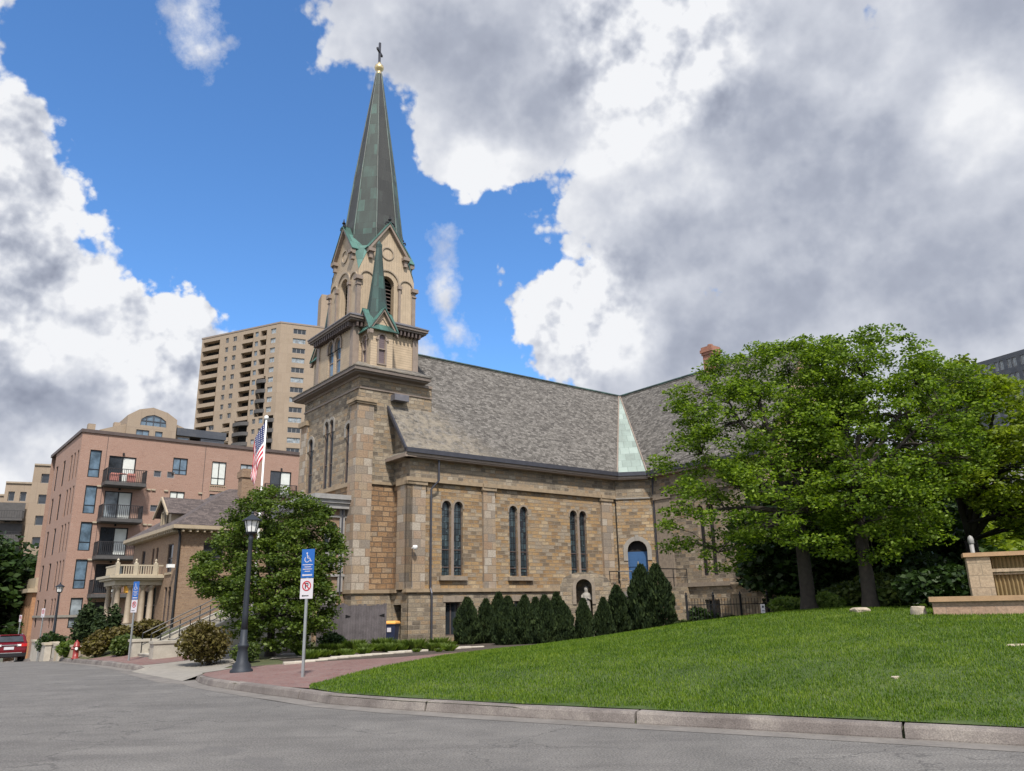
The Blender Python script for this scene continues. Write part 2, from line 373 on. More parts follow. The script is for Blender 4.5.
# grass soil + lawn
def lawnmat(name, a, c, d, sc=1.0):
    m, b, p = newmat(name)
    oc = b.n('ShaderNodeTexCoord').outputs['Object']
    n1 = b.noise(oc, .45 * sc, 6, .6); n2 = b.noise(oc, 4 * sc, 5, .7); n3 = b.noise(oc, 40, 3, .7)
    f = b.m('ADD', b.m('ADD', b.m('MULTIPLY', n1, .45), b.m('MULTIPLY', n2, .4)), b.m('MULTIPLY', n3, .25))
    b.put(p.inputs['Base Color'], b.ramp(f, [(.36, a), (.54, c), (.72, d)]))
    p.inputs['Roughness'].default_value = .9
    bump(b, p, b.m('ADD', n3, n2), .8, .04)
    return m
lawnmat('lawn_soil', (.022, .040, .007), (.05, .085, .012), (.10, .125, .03))
lawnmat('rough_grass', (.035, .05, .016), (.075, .085, .03), (.13, .12, .06), 1.5)
lawnmat('mulch', (.03, .022, .016), (.06, .045, .033), (.11, .085, .06), 2)
lawnmat('far_ground', (.05, .06, .03), (.08, .085, .05), (.11, .105, .08), .1)

def leafmat(name, dark, mid, light, trans=.35, rough=.5):
    m, b, p = newmat(name)
    gi = b.n('ShaderNodeNewGeometry').outputs['Random Per Island']
    oc = b.n('ShaderNodeTexCoord').outputs['Object']
    f = b.m('ADD', b.m('MULTIPLY', gi, .50), b.m('MULTIPLY', b.noise(oc, .9, 5, .65), .68))
    col = b.ramp(f, [(.25, dark), (.55, mid), (.88, light)])
    b.put(p.inputs['Base Color'], col); p.inputs['Roughness'].default_value = rough; p.inputs['Specular IOR Level'].default_value = .25
    tr = b.n('ShaderNodeBsdfTranslucent'); b.put(tr.inputs[0], b.mix(1., col, (1.25, 1.35, .5), 'MULTIPLY'))
    mx = b.n('ShaderNodeMixShader'); mx.inputs[0].default_value = trans
    m.node_tree.links.new(p.outputs[0], mx.inputs[1]); m.node_tree.links.new(tr.outputs[0], mx.inputs[2])
    m.node_tree.links.new(mx.outputs[0], m.node_tree.nodes['Material Output'].inputs[0])
    return m
leafmat('locust_leaf', (.022, .046, .006), (.095, .16, .013), (.24, .33, .03), .42)
leafmat('locust_leaf_bright', (.05, .085, .007), (.13, .18, .012), (.25, .31, .022), .45)
leafmat('crab_leaf', (.026, .050, .010), (.065, .105, .014), (.14, .19, .03), .35)
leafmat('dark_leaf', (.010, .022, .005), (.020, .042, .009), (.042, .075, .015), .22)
leafmat('bush_leaf', (.03, .05, .012), (.06, .09, .02), (.11, .14, .03), .3)
leafmat('cedar_leaf', (.008, .017, .006), (.018, .033, .009), (.042, .062, .016), .12, .8)
leafmat('brown_leaf', (.045, .032, .012), (.095, .075, .022), (.15, .13, .035), .3)
leafmat('grass_blade', (.028, .068, .005), (.085, .16, .009), (.20, .27, .025), .4)
leafmat('weed_leaf', (.07, .11, .02), (.13, .19, .04), (.22, .28, .07), .5)

# ------------------------------------------------------------------ mesh helpers
def autouv(me):
    n = len(me.loops)
    if not n: return
    uvl = me.uv_layers.new(name='UVMap')
    co = np.empty(len(me.vertices) * 3); me.vertices.foreach_get('co', co); co = co.reshape(-1, 3)
    lv = np.empty(n, dtype=np.int32); me.loops.foreach_get('vertex_index', lv)
    pn = np.empty(len(me.polygons) * 3); me.polygons.foreach_get('normal', pn); pn = pn.reshape(-1, 3)
    lt = np.empty(len(me.polygons), dtype=np.int32); me.polygons.foreach_get('loop_total', lt)
    N_ = np.repeat(pn, lt, axis=0); P_ = co[lv]
    h = np.hypot(N_[:, 0], N_[:, 1]); flat = h < .05
    ux = np.where(flat, 1., -N_[:, 1] / np.maximum(h, 1e-6)); uy = np.where(flat, 0., N_[:, 0] / np.maximum(h, 1e-6))
    U = np.stack([ux, uy, np.zeros_like(ux)], 1); V = np.cross(N_, U)
    V = np.where(flat[:, None], np.array([0, 1., 0]), V)
    uv = np.stack([(P_ * U).sum(1), (P_ * V).sum(1)], 1)
    uvl.data.foreach_set('uv', uv.astype(np.float32).ravel())

def link(name, me, mat, parent=None, loc=None, smooth=False):
    o = bpy.data.objects.new(name, me); COL.objects.link(o)
    if mat: me.materials.append(MATS[mat])
    if parent: o.parent = parent
    if loc: o.location = loc
    if smooth:
        me.polygons.foreach_set('use_smooth', [True] * len(me.polygons))
    return o

class MB:
    def __init__(s): s.v = []; s.f = []
    def add(s, vs, fs):
        k = len(s.v); s.v += [tuple(v) for v in vs]; s.f += [tuple(i + k for i in f) for f in fs]; return s
    def box(s, x0, x1, y0, y1, z0, z1, M=None):
        if x0 > x1: x0, x1 = x1, x0
        if y0 > y1: y0, y1 = y1, y0
        if z0 > z1: z0, z1 = z1, z0
        vs = [Vector(v) for v in ((x0, y0, z0), (x1, y0, z0), (x1, y1, z0), (x0, y1, z0), (x0, y0, z1), (x1, y0, z1), (x1, y1, z1), (x0, y1, z1))]
        if M: vs = [M @ v for v in vs]
        return s.add(vs, [(0, 3, 2, 1), (4, 5, 6, 7), (0, 1, 5, 4), (1, 2, 6, 5), (2, 3, 7, 6), (3, 0, 4, 7)])
    def loft(s, rings, cap=True):
        n = len(rings[0]); k = []; fs = []
        for r in rings: k += list(r)
        for i in range(len(rings) - 1):
            for j in range(n):
                fs.append((i * n + j, i * n + (j + 1) % n, (i + 1) * n + (j + 1) % n, (i + 1) * n + j))
        if cap: fs.append(tuple(range(n - 1, -1, -1))); fs.append(tuple((len(rings) - 1) * n + j for j in range(n)))
        return s.add(k, fs)
    def tube(s, pts, rad, n=8, cap=True):
        pts = [Vector(p) for p in pts]
        if not hasattr(rad, '__len__'): rad = [rad] * len(pts)
        rings = []; pu = None
        for i, p in enumerate(pts):
            d = (pts[min(i + 1, len(pts) - 1)] - pts[max(i - 1, 0)]).normalized()
            if pu is None:
                a = Vector((0, 0, 1)) if abs(d.z) < .9 else Vector((1, 0, 0)); pu = d.cross(a).normalized()
            else: pu = (pu - d * pu.dot(d)).normalized()
            w = d.cross(pu)
            rings.append([p + (pu * math.cos(2 * PI * j / n) + w * math.sin(2 * PI * j / n)) * rad[i] for j in range(n)])
        return s.loft(rings, cap)
    def lathe(s, c, prof, n=16, rot=0.):
        return s.loft([[Vector((c[0] + r * math.cos(2 * PI * j / n + rot), c[1] + r * math.sin(2 * PI * j / n + rot), c[2] + z)) for j in range(n)] for r, z in prof])
    def prism(s, poly, d):
        """poly: list of 3D points (planar), extruded by vector d"""
        n = len(poly); d = Vector(d); P = [Vector(p) for p in poly]
        return s.loft([P, [p + d for p in P]])
    def tri(s, pts2, map3):
        pass
    def build(s, name, mat, parent=None, smooth=False, fix=True):
        me = bpy.data.meshes.new(name); me.from_pydata(s.v, [], s.f)
        if fix:
            bm = bmesh.new(); bm.from_mesh(me); bmesh.ops.recalc_face_normals(bm, faces=bm.faces); bm.to_mesh(me); bm.free()
        me.update(); autouv(me)
        return link(name, me, mat, parent, smooth=smooth)

def inpoly(x, y, P):
    r = False; n = len(P); j = n - 1
    for i in range(n):
        if (P[i][1] > y) != (P[j][1] > y) and x < (P[j][0] - P[i][0]) * (y - P[i][1]) / (P[j][1] - P[i][1]) + P[i][0]: r = not r
        j = i
    return r
def arch(u0, u1, z0, z1, n=10):
    r = (u1 - u0) / 2; c = (u0 + u1) / 2
    return [(u0, z0), (u1, z0)] + [(c + r * math.cos(PI * i / n), z1 - r + r * math.sin(PI * i / n)) for i in range(n + 1)]
def rect(u0, u1, z0, z1): return [(u0, z0), (u1, z0), (u1, z1), (u0, z1)]
class Face:
    """a vertical plane: P(u,z,d) with d outward"""
    def __init__(s, O, U, W): s.O = Vector(O); s.U = Vector(U).normalized(); s.W = Vector(W).normalized()
    def P(s, u, z, d=0.): return s.O + s.U * u + s.W * d + Vector((0, 0, z))
    def M(s):
        return Matrix(((s.U.x, s.W.x, 0, s.O.x), (s.U.y, s.W.y, 0, s.O.y), (0, 0, 1, s.O.z), (0, 0, 0, 1)))
    def box(s, mb, u0, u1, d0, d1, z0, z1): mb.box(u0, u1, d0, d1, z0, z1, s.M())
    def poly(s, mb, pts, d0, d1):
        mb.prism([s.P(u, z, d0) for u, z in pts], s.W * (d1 - d0))
    def panel(s, mb, outer, holes, depth=.25, d=0.):
        vs = [Vector((u, z)) for u, z in outer]; es = [(i, (i + 1) % len(outer)) for i in range(len(outer))]
        for h in holes:
            k = len(vs); vs += [Vector((u, z)) for u, z in h]; es += [(k + i, k + (i + 1) % len(h)) for i in range(len(h))]
        ov, oe, of, *_ = delaunay_2d_cdt(vs, es, [], 1, 1e-5)
        fs = []
        for f in of:
            cx = sum(ov[i].x for i in f) / len(f); cz = sum(ov[i].y for i in f) / len(f)
            if inpoly(cx, cz, outer) and not any(inpoly(cx, cz, h) for h in holes): fs.append(f)
        # outward winding
        flip = (s.U.cross(Vector((0, 0, 1)))).dot(s.W) < 0
        fs = [tuple(reversed(f)) if flip else tuple(f) for f in fs]
        mb.add([s.P(q.x, q.y, d) for q in ov], fs)
        for h in holes:
            n = len(h)
            a = [s.P(u, z, d) for u, z in h] + [s.P(u, z, d - depth) for u, z in h]
            mb.add(a, [(i, (i + 1) % n, n + (i + 1) % n, n + i) if flip else (i, n + i, n + (i + 1) % n, (i + 1) % n) for i in range(n)])
    def ring(s, mb, outer, inner, d0, d1):
        n = len(outer)
        A = [s.P(u, z, d1) for u, z in outer]; B = [s.P(u, z, d1) for u, z in inner]
        C = [s.P(u, z, d0) for u, z in outer]; D = [s.P(u, z, d0) for u, z in inner]
        fs = []
        for i in range(n):
            j = (i + 1) % n
            fs += [(i, j, n + j, n + i), (i, 2 * n + i, 2 * n + j, j), (n + i, n + j, 3 * n + j, 3 * n + i), (2 * n + i, 3 * n + i, 3 * n + j, 2 * n + j)]
        mb.add(A + B + C + D, fs)

def tag(o, label, cat=None, group=None, kind=None):
    if label: o['label'] = label
    if cat: o['category'] = cat
    if group: o['group'] = group
    if kind: o['kind'] = kind
    return o
def thing(name, label, cat, loc=(0, 0, 0), rz=0., group=None):
    o = bpy.data.objects.new(name, None); COL.objects.link(o); o.empty_display_size = .3
    o.location = loc; o.rotation_euler = (0, 0, rz)
    return tag(o, label, cat, group)
def copytree(o, parent=None):
    c = o.copy(); COL.objects.link(c)
    if parent: c.parent = parent
    for ch in list(o.children): copytree(ch, c)
    return c
def ray(px, py):
    return RM.transposed() @ Vector(((px - 512) / FPX, (py - 385.5) / FPX, 1))
def at(px, py, D):
    """world point on the sight line px,py at horizontal distance D metres"""
    d = ray(px, py); return EYE + d * (D / math.hypot(d.x, d.y))
def xy(px, D, py=620):
    p = at(px, py, D); return p.x, p.y

# ------------------------------------------------------------------ terrain
HN = math.radians(51.9)
Nv = Vector((math.sin(HN), math.cos(HN), 0)); Tv = Vector((-math.cos(HN), math.sin(HN), 0))
def zroad(t): return np.interp(t, [-60, 0, 15, 22, 33, 45, 56, 67, 80, 110, 200, 400], [0, 0, 0, -.12, -.25, -.55, -1.0, -1.6, -2.3, -4.2, -6, -8])
KERB = [(60, -22), (20, 1.6), (9.5, 7.1), (5.54, 9.28), (3.5, 10.45), (1.14, 11.73), (-.1, 12.42), (-1.94, 13.52), (-3.29, 14.5), (-4.89, 16.3), (-6.2, 17.95), (-7.28, 19.4), (-8.0, 20.6), (-8.6, 21.9)]
KERB2 = [(-12.1, 26.4), (-13.2, 27.7), (-17.0, 32.6), (-23.4, 40.9), (-29.6, 49.0), (-45, 68.9), (-62, 90.9)]
_cp = [(-8.6, 21.9, 0), (-3.3, 14.5, 0), (0, 12.4, 0), (5.5, 9.3, 0), (12, 6.5, 0), (20, 1.6, .0), (-12, 26.4, 0), (-17, 32.6, 0), (-29, 49, 0),
       (9.3, 25.4, 1.12), (10.9, 24.7, 1.18), (10.1, 19.5, .98), (12.5, 18.3, .98), (7.3, 24, 1.0), (15, 22, 1.1), (24, 26, 1.2), (30, 12, .9), (5, 25, .80), (13, 30, 1.1),
       (-5, 37, .08), (0, 41, .05), (5, 44, .05), (7, 38, .10), (-2, 25.5, .12), (.5, 29, .12), (3, 22, .48), (3, 30, .30), (4, 34, .12), (-4, 17, .05), (-5, 25, .06), (-2, 20, .15), (7.5, 15, .62), (4, 15, .45), (9, 12, .55), (14, 12, .70),
       (-8, 34, .10), (-12, 33, .25), (-17, 41, 1.3), (-22, 50, 1.5), (-9, 45, .5), (0, 60, .3), (25, 45, .8), (-36, 63, .5), (9, 52, .1), (-2, 13.6, .03), (2, 12.2, .06), (7, 9.6, .1)]
_P = np.array(_cp, float)
def _rbf():
    d = np.hypot(_P[:, None, 0] - _P[None, :, 0], _P[:, None, 1] - _P[None, :, 1])
    K = -d  # linear kernel (conditionally positive)
    n = len(_P); A = np.zeros((n + 1, n + 1)); A[:n, :n] = K + np.eye(n) * .3; A[:n, n] = 1; A[n, :n] = 1
    w = np.linalg.solve(A, np.append(_P[:, 2], 0)); return w
_w = _rbf()
def bumpz(x, y):
    d = np.hypot(x - _P[:, 0], y - _P[:, 1]); v = float((-d * _w[:-1]).sum() + _w[-1])
    far = math.hypot(x, y - 25); return v * max(0., min(1., (75 - far) / 30))
_kl = np.array(list(reversed(KERB2))[::-1]); _kall = KERB + KERB2
def kdist(x, y):
    """signed distance to the kerb line, positive on the land side"""
    best = 1e9; sgn = 1
    for (ax, ay), (bx, by) in zip(_kall, _kall[1:]):
        vx, vy = bx - ax, by - ay; t = max(0, min(1, ((x - ax) * vx + (y - ay) * vy) / (vx * vx + vy * vy)))
        d = math.hypot(x - ax - t * vx, y - ay - t * vy)
        if d < best: best = d; sgn = 1 if (vx * (y - ay) - vy * (x - ax)) < 0 else -1
    return best * sgn
def groundz(x, y):
    """finished surface of road or land"""
    z = float(zroad(x * Tv.x + y * Tv.y)); k = kdist(x, y)
    if k <= 0: return z
    ap = math.exp(-((x + 10.4) ** 2 + (y - 24.2) ** 2) / 7.5)
    return z + .14 * (1 - ap) * 1.0 + .015 + max(0., bumpz(x, y)) * min(1., k / 3.0)
def gz(x, y): return groundz(x, y)
def sheet(name, poly, mat, dz=0., res=.8, zf=groundz, extra=None):
    xs = [p[0] for p in poly]; ys = [p[1] for p in poly]
    vs = []; 
    for (ax, ay), (bx, by) in zip(poly, poly[1:] + poly[:1]):
        L = math.hypot(bx - ax, by - ay); n = max(1, int(L / res))
        for i in range(n): vs.append(Vector((ax + (bx - ax) * i / n, ay + (by - ay) * i / n)))
    m = len(vs); es = [(i, (i + 1) % m) for i in range(m)]
    x = min(xs)
    while x < max(xs):
        y = min(ys)
        while y < max(ys):
            if inpoly(x, y, poly): vs.append(Vector((x + .013, y + .017)))
            y += res
        x += res
    ov, oe, of, *_ = delaunay_2d_cdt(vs, es, [], 1, 1e-4)
    fs = [f for f in of if inpoly(sum(ov[i].x for i in f) / len(f), sum(ov[i].y for i in f) / len(f), poly)]
    me = bpy.data.meshes.new(name)
    me.from_pydata([(q.x, q.y, zf(q.x, q.y) + dz) for q in ov], [], [tuple(f) for f in fs]); me.update()
    bm = bmesh.new(); bm.from_mesh(me)
    for f in bm.faces:
        if f.normal.z < 0: f.normal_flip()
    bm.to_mesh(me); bm.free(); autouv(me)
    o = link(name, me, mat, smooth=True)
    o['kind'] = 'structure'
    return o

# far ground to the horizon
mb = MB(); R_ = [0, 60, 120, 300, 900, 3500]
rings = []
for r in R_[1:]:
    rings.append([Vector((r * math.cos(a * PI / 24), 20 + r * math.sin(a * PI / 24), float(zroad(max(0, r * math.cos(a * PI / 24) * Tv.x + (20 + r * math.sin(a * PI / 24)) * Tv.y))) - .9)) for a in range(48)])
mb.loft(rings, cap=False); k = len(mb.v); mb.add(rings[0], [tuple(range(48))])
o = mb.build('ground', 'far_ground', fix=False); o['kind'] = 'structure'
roadpoly = list(reversed(_kall)) + [(60, -60), (-60, -60), (-110, 60), (-95, 110)]
roadz = lambda x, y: float(zroad(x * Tv.x + y * Tv.y))
def clean(o): return o
sheet('road', [(-62, 90.9)] + [p for p in reversed(_kall) if p != (-62, 90.9)] + [(60, -22), (60, -40), (-40, -40), (-90, 40), (-95, 90)][1:], 'asphalt', 0, 1.6, roadz)
land = _kall + [(-62, 150), (60, 150), (90, 40), (80, -20)]
landpoly = [(p[0], p[1]) for p in _kall] + [(-40, 120), (40, 120), (70, 60), (75, -10)]
sheet('bare_ground', landpoly, 'rough_grass', -.012, 1.5)
LAWN = [(58, -20.9), (20.08, 1.78), (9.6, 7.28), (5.64, 9.46), (3.6, 10.63), (1.24, 11.91), (0, 12.6), (-1.84, 13.7), (-3.2, 14.68), (-4.0, 15.75), (-4.15, 16.5), (-3.8, 18.3), (-3.05, 21.0), (-2.1, 24.3), (-.8, 27.4), (1.2, 30.4), (3.3, 32.6), (7, 34.5), (11.5, 35.5), (16, 32), (30, 30), (60, 20)]
lawn = sheet('lawn', LAWN, 'lawn_soil', .012, .5)
BRICK = [(-4.0, 15.75), (-4.89, 16.5), (-6.1, 18.05), (-7.18, 19.5), (-7.9, 20.7), (-8.5, 22.0), (-9.1, 23.8), (-8.7, 25.3), (-7.2, 25.2), (-5.2, 25.5), (-3.6, 25.9), (-2.3, 27.4), (-.9, 29.6), (-.1, 30.2), (.2, 29.6), (-.85, 27.35), (-2.2, 24.3), (-3.1, 21.0), (-3.85, 18.3), (-4.2, 16.5)]
sheet('brick_sidewalk', BRICK, 'brick_paving', .004, .5)
BRICK2 = [(-12.6, 27.2), (-13.2, 27.9), (-16.95, 32.75), (-18.2, 34.4), (-16.5, 35.0), (-14.6, 33.2), (-12.6, 31.2), (-11.6, 29.2)]
sheet('brick_sidewalk', BRICK2, 'brick_paving', .004, .5)
APRON = [(-8.45, 21.75), (-8.75, 21.35), (-12.35, 26.1), (-12.05, 26.35), (-12.55, 27.1), (-11.5, 29.2), (-12.4, 31.3), (-10.6, 31.6), (-9.3, 28.0), (-9.15, 25.4), (-8.75, 25.3), (-9.2, 23.8), (-8.7, 22.6)]
sheet('driveway_apron', APRON, 'concrete_warm', .006, .6)
sheet('driveway_gutter', [(-8.3, 23.2), (-12.0, 27.6), (-12.9, 26.4), (-12.6, 25.9), (-9.1, 20.9), (-8.1, 20.2), (-7.5, 20.6)], 'gutter_concrete', .003, .5, roadz)
BED = [(-7.0, 25.3), (-5.2, 25.6), (-3.6, 26.0), (-2.2, 27.8), (-.8, 30.3), (1.5, 31.2), (3.4, 32.8), (7, 35), (11, 36.5), (7, 42), (5, 44), (-5, 37.4), (-9.5, 34), (-9.2, 30)]
sheet('planting_bed', BED, 'mulch', .002, .7)

def kerb(pts, name):
    # resample to ~3 m stones
    P = [Vector((x, y)) for x, y in pts]; segs = []; acc = [P[0]]; 
    dense = [P[0]]
    for a, b2 in zip(P, P[1:]):
        n = max(1, int((b2 - a).length / .5))
        for i in range(1, n + 1): dense.append(a + (b2 - a) * i / n)
    mb = MB(); i = 0; W_ = .20
    while i < len(dense) - 1:
        ch = dense[i:i + 7]; i += 6
        if len(ch) < 2: break
        rings = []
        for q, c in enumerate(ch):
            d = (ch[min(q + 1, len(ch) - 1)] - ch[max(q - 1, 0)]).normalized(); nrm = Vector((d.y, -d.x))  # towards land?
            if kdist(c.x + nrm.x * .3, c.y + nrm.y * .3) < 0: nrm = -nrm
            cc = c + d * (.018 if q == 0 else (-.018 if q == len(ch) - 1 else 0))
            zr = roadz(c.x, c.y); j = random.uniform(-.004, .004)
            zt = zr + .155 * (1 - math.exp(-((c.x + 10.4) ** 2 + (c.y - 24.2) ** 2) / 7.5)) + j
            prof = [(-.03, zr - .2), (-.03, zr + .02), (0, zt - .03), (.025, zt), (W_, zt + .004), (W_, zr - .2)]
            rings.append([Vector((cc.x + nrm.x * a, cc.y + nrm.y * a, z)) for a, z in prof])
        mb.loft(rings)
    o = mb.build(name, 'kerb_concrete'); o['kind'] = 'structure'
    # gutter strip
    mb = MB(); L = []
    for q, c in enumerate(dense):
        d = (dense[min(q + 1, len(dense) - 1)] - dense[max(q - 1, 0)]).normalized(); nrm = Vector((d.y, -d.x))
        if kdist(c.x + nrm.x * .3, c.y + nrm.y * .3) > 0: nrm = -nrm
        L.append((Vector((c.x, c.y, roadz(c.x, c.y) + .006)), Vector((c.x + nrm.x * .42, c.y + nrm.y * .42, roadz(c.x + nrm.x * .42, c.y + nrm.y * .42) + .004))))
    for (a, b1), (c, d) in zip(L, L[1:]): mb.add([a, b1, d, c], [(0, 1, 2, 3)])
    o = mb.build('gutter', 'gutter_concrete'); o['kind'] = 'structure'
kerb(KERB, 'kerb'); kerb(KERB2, 'kerb')

# ------------------------------------------------------------------ the church
CH_O = (-5.114, 37.654, 0.0); CH_R = math.radians(90) - HN
church = thing('church', 'old rough stone church with a tall green copper steeple and grey slate roof', 'church', CH_O, CH_R)
def CW(n, t, z=0.): return Vector(CH_O) + Nv * n + Tv * t + Vector((0, 0, z))
def pb(name, mb, mat, parent=church, smooth=False): return mb.build(name, mat, parent, smooth)

def lancet(face, u0, u1, z0, z1, glassm='leaded_glass', depth=.22, parent=church, framem='tan_trim', t=.06, bars=(.35,), name='window', arched=True, mull=()):
    pts = arch(u0, u1, z0, z1) if arched else rect(u0, u1, z0, z1)
    c = (u0 + u1) / 2; w = (u1 - u0); 
    inn = arch(u0 + t, u1 - t, z0 + t, z1 - t) if arched else rect(u0 + t, u1 - t, z0 + t, z1 - t)
    mb = MB(); face.ring(mb, pts, inn, -depth, -depth + .07)
    for q in bars: face.box(mb, u0 + t, u1 - t, -depth + .0, -depth + .05, z0 + (z1 - z0) * q - .025, z0 + (z1 - z0) * q + .025)
    for q in mull: face.box(mb, u0 + w * q - t / 2, u0 + w * q + t / 2, -depth, -depth + .055, z0 + t, z1 - t)
    f = mb.build(name, framem, parent)
    g = MB(); g.add([face.P(u, z, -depth + .015) for u, z in inn], [tuple(range(len(inn)))])
    g.build('pane', glassm, f)
    return f
def backing(face, u0, u1, z0, z1, d):
    pass

FS = Face((0, 0, 0), (1, 0, 0), (0, -1, 0))            # nave side, u = along nave
# --- nave wall
w = MB(); wins = []
for c in (2.58, 6.84, 11.2):
    wins += [(c - .64, c - .09), (c + .09, c + .64)]
bw = [(2.07, 2.97), (6.3, 7.2), (10.6, 11.5)]
holes = [arch(a, b2, 3.1, 6.78) for a, b2 in wins]
FSr = Face((0, .12, 0), (1, 0, 0), (0, -1, 0))
FSr.panel(w, rect(0, 14.25, 2.3, 7.75), holes, .28)
pb('nave_wall', w, 'stone')
w = MB(); FS.panel(w, rect(-.02, 14.25, -1.5, 2.32), [rect(a, b2, .25, 1.83) for a, b2 in bw], .35, .05); w.box(-.02, 14.25, -.05, .2, 2.32, 2.322)
pb('base_wall', w, 'stone_grey')
w = MB(); FS.panel(w, rect(0, 14.25, 7.66, 9.0), [], d=.0); w.box(0, 14.25, 0.0, .3, 7.655, 7.66)
pb('upper_wall', w, 'stone_grey')
w = MB()
for a, b2 in ((-.15, .90), (4.42, 5.18), (13.0, 13.85)):
    w.box(a, b2, -.03, .15, 2.44, 7.5)
w.box(-.15, .15, -.03, .95, 2.44, 7.5)
pb('buttress', w, 'ashlar_block')
w = MB()
for a, b2 in ((-.22, .97), (4.35, 5.25), (12.93, 13.92)):
    w.box(a, b2, -.10, .2, 7.44, 7.60); w.box(a + .04, b2 - .04, -.14, .2, 7.60, 7.80)
w.box(-.22, .3, -.1, 1.0, 7.44, 7.8)
w.box(0, 14.2, -.06, .2, 7.62, 7.76); w.box(0, 14.2, -.03, .2, 7.76, 7.82)
pb('string_course', w, 'stone_trim')
w = MB(); w.box(-.2, 14.3, -.16, .25, 2.30, 2.36); w.box(-.17, 14.28, -.12, .25, 2.36, 2.47); pb('belt_course', w, 'stone_trim')
# blind grey pale patches above the windows (arched hoods of smooth stone)
w = MB()
for a, b2 in wins:
    FSr.ring(w, arch(a - .08, b2 + .08, 6.4, 6.88), [(a, 6.4), (b2, 6.4)] + arch(a, b2, 6.3, 6.78)[2:], 0, .03)
pb('window_hood', w, 'arch_stone')
for c in (2.58, 6.84, 11.2):
    w = MB(); FSr.box(w, c - .8, c + .82, 0, .17, 2.86, 3.06); pb('window_sill', w, 'arch_stone')
    w = MB(); FSr.box(w, c - .075, c + .075, -.2, .02, 3.06, 6.45); pb('mullion', w, 'tan_trim')
for a, b2 in wins: lancet(FSr, a, b2, 3.06, 6.78, 'leaded_glass', .20, t=.028, bars=(.35, .12), framem='brown_trim')
for a, b2 in bw:
    lancet(Face((0, -.05, 0), (1, 0, 0), (0, -1, 0)), a, b2, .25, 1.83, 'dark_glass', .3, arched=False, framem='brown_trim', mull=(.5,), bars=())
    w = MB(); w.box(a - .15, b2 + .15, -.09, .1, 1.83, 2.12); pb('lintel', w, 'arch_stone')
# downspouts
def downspout(x, y, z0, z1, jog=.35):
    w = MB(); w.tube([(x + jog, y - .28, z1), (x + jog, y - .28, z1 - 1.15), (x, y - .14, z1 - 1.6), (x, y - .14, 2.5), (x, y - .26, 2.25), (x, y - .26, z0)], .055, 8); return w
pb('downspout', downspout(1.15, 0, 0, 8.85, .35), 'gutter_metal')
# --- west end wall of nave beside the tower
FW = Face((0, 0, 0), (0, 1, 0), (-1, 0, 0))            # u = t
w = MB(); FW.panel(w, [(-.0, 7.66), (1.75, 7.66), (1.75, 11.88), (-.0, 9.62)], []); pb('end_wall_upper', w, 'stone_grey')
w = MB(); FW.panel(w, rect(.9, 1.75, 2.3, 7.68), [], d=-.05); pb('end_wall', w, 'stone_orange')
w = MB(); FW.panel(w, rect(-.05, 1.75, -1.5, 2.32), [rect(.55, 1.3, -1, 1.75)], .5, .05); pb('end_base_wall', w, 'stone_grey')
w = MB(); w.box(-.2, .2, .9, 1.7, 2.3, 2.47); w.box(-.1, .2, .9, 1.7, 7.58, 7.72); pb('belt_course', w, 'stone_trim')
w = MB(); w.box(.42, .46, .5, 1.35, -1, 1.8); pb('basement_door', w, 'dark_void')
# --- chamfered corner with the blue door
CA = Vector((14.25, 0, 0)); cu = Vector((1, -1, 0)).normalized(); cn = Vector((-1, -1, 0)).normalized()
LC = 2.10
FC = Face(CA, cu, cn)
w = MB(); FC.panel(w, rect(0, LC, -1.5, 7.66), [arch(.52, 1.66, 2.44, 5.15)], .35); pb('corner_wall', w, 'stone')
w = MB(); FC.panel(w, rect(0, LC, 7.66, 9.0), [], d=.03); pb('corner_wall_upper', w, 'stone_grey')
w = MB(); FC.box(w, 0, LC, 0, .08, 7.60, 7.68); FC.box(w, 0, LC, -.1, .05, 2.3, 2.44); pb('string_course', w, 'stone_trim_grey')
w = MB(); FC.ring(w, arch(.27, 1.91, 4.0, 5.40), [(.52, 4.0), (1.66, 4.0)] + arch(.52, 1.66, 4, 5.15)[2:], 0, .05)
FC.box(w, .99, 1.19, 0, .09, 5.13, 5.48); pb('door_arch', w, 'stone_trim_grey')
w = MB(); FC.box(w, .52, 1.66, -.32, -.27, 2.44, 4.52)
for q in (.60, 1.13):
    for z0, z1 in ((2.6, 3.3), (3.42, 4.36)): FC.box(w, q, q + .45, -.27, -.25, z0, z1)
dr = pb('door', w, 'blue_door')
w = MB(); FC.box(w, 1.07, 1.11, -.245, -.21, 3.62, 3.95); FC.box(w, 1.05, 1.13, -.245, -.235, 3.7, 3.82); w.build('door_knocker', 'brass', dr)
w = MB(); FC.poly(w, arch(.5, 1.68, 4.52, 5.17)[0:2] + arch(.52, 1.66, 4.0, 5.15)[2:], -.33, -.30); pb('fanlight', w, 'dark_void')
w = MB(); w.tube([FC.P(LC + .12, 8.85, .3), FC.P(LC + .12, 7.9, .12), FC.P(LC + .12, 0, .12)], .055); pb('downspout', w, 'gutter_metal')
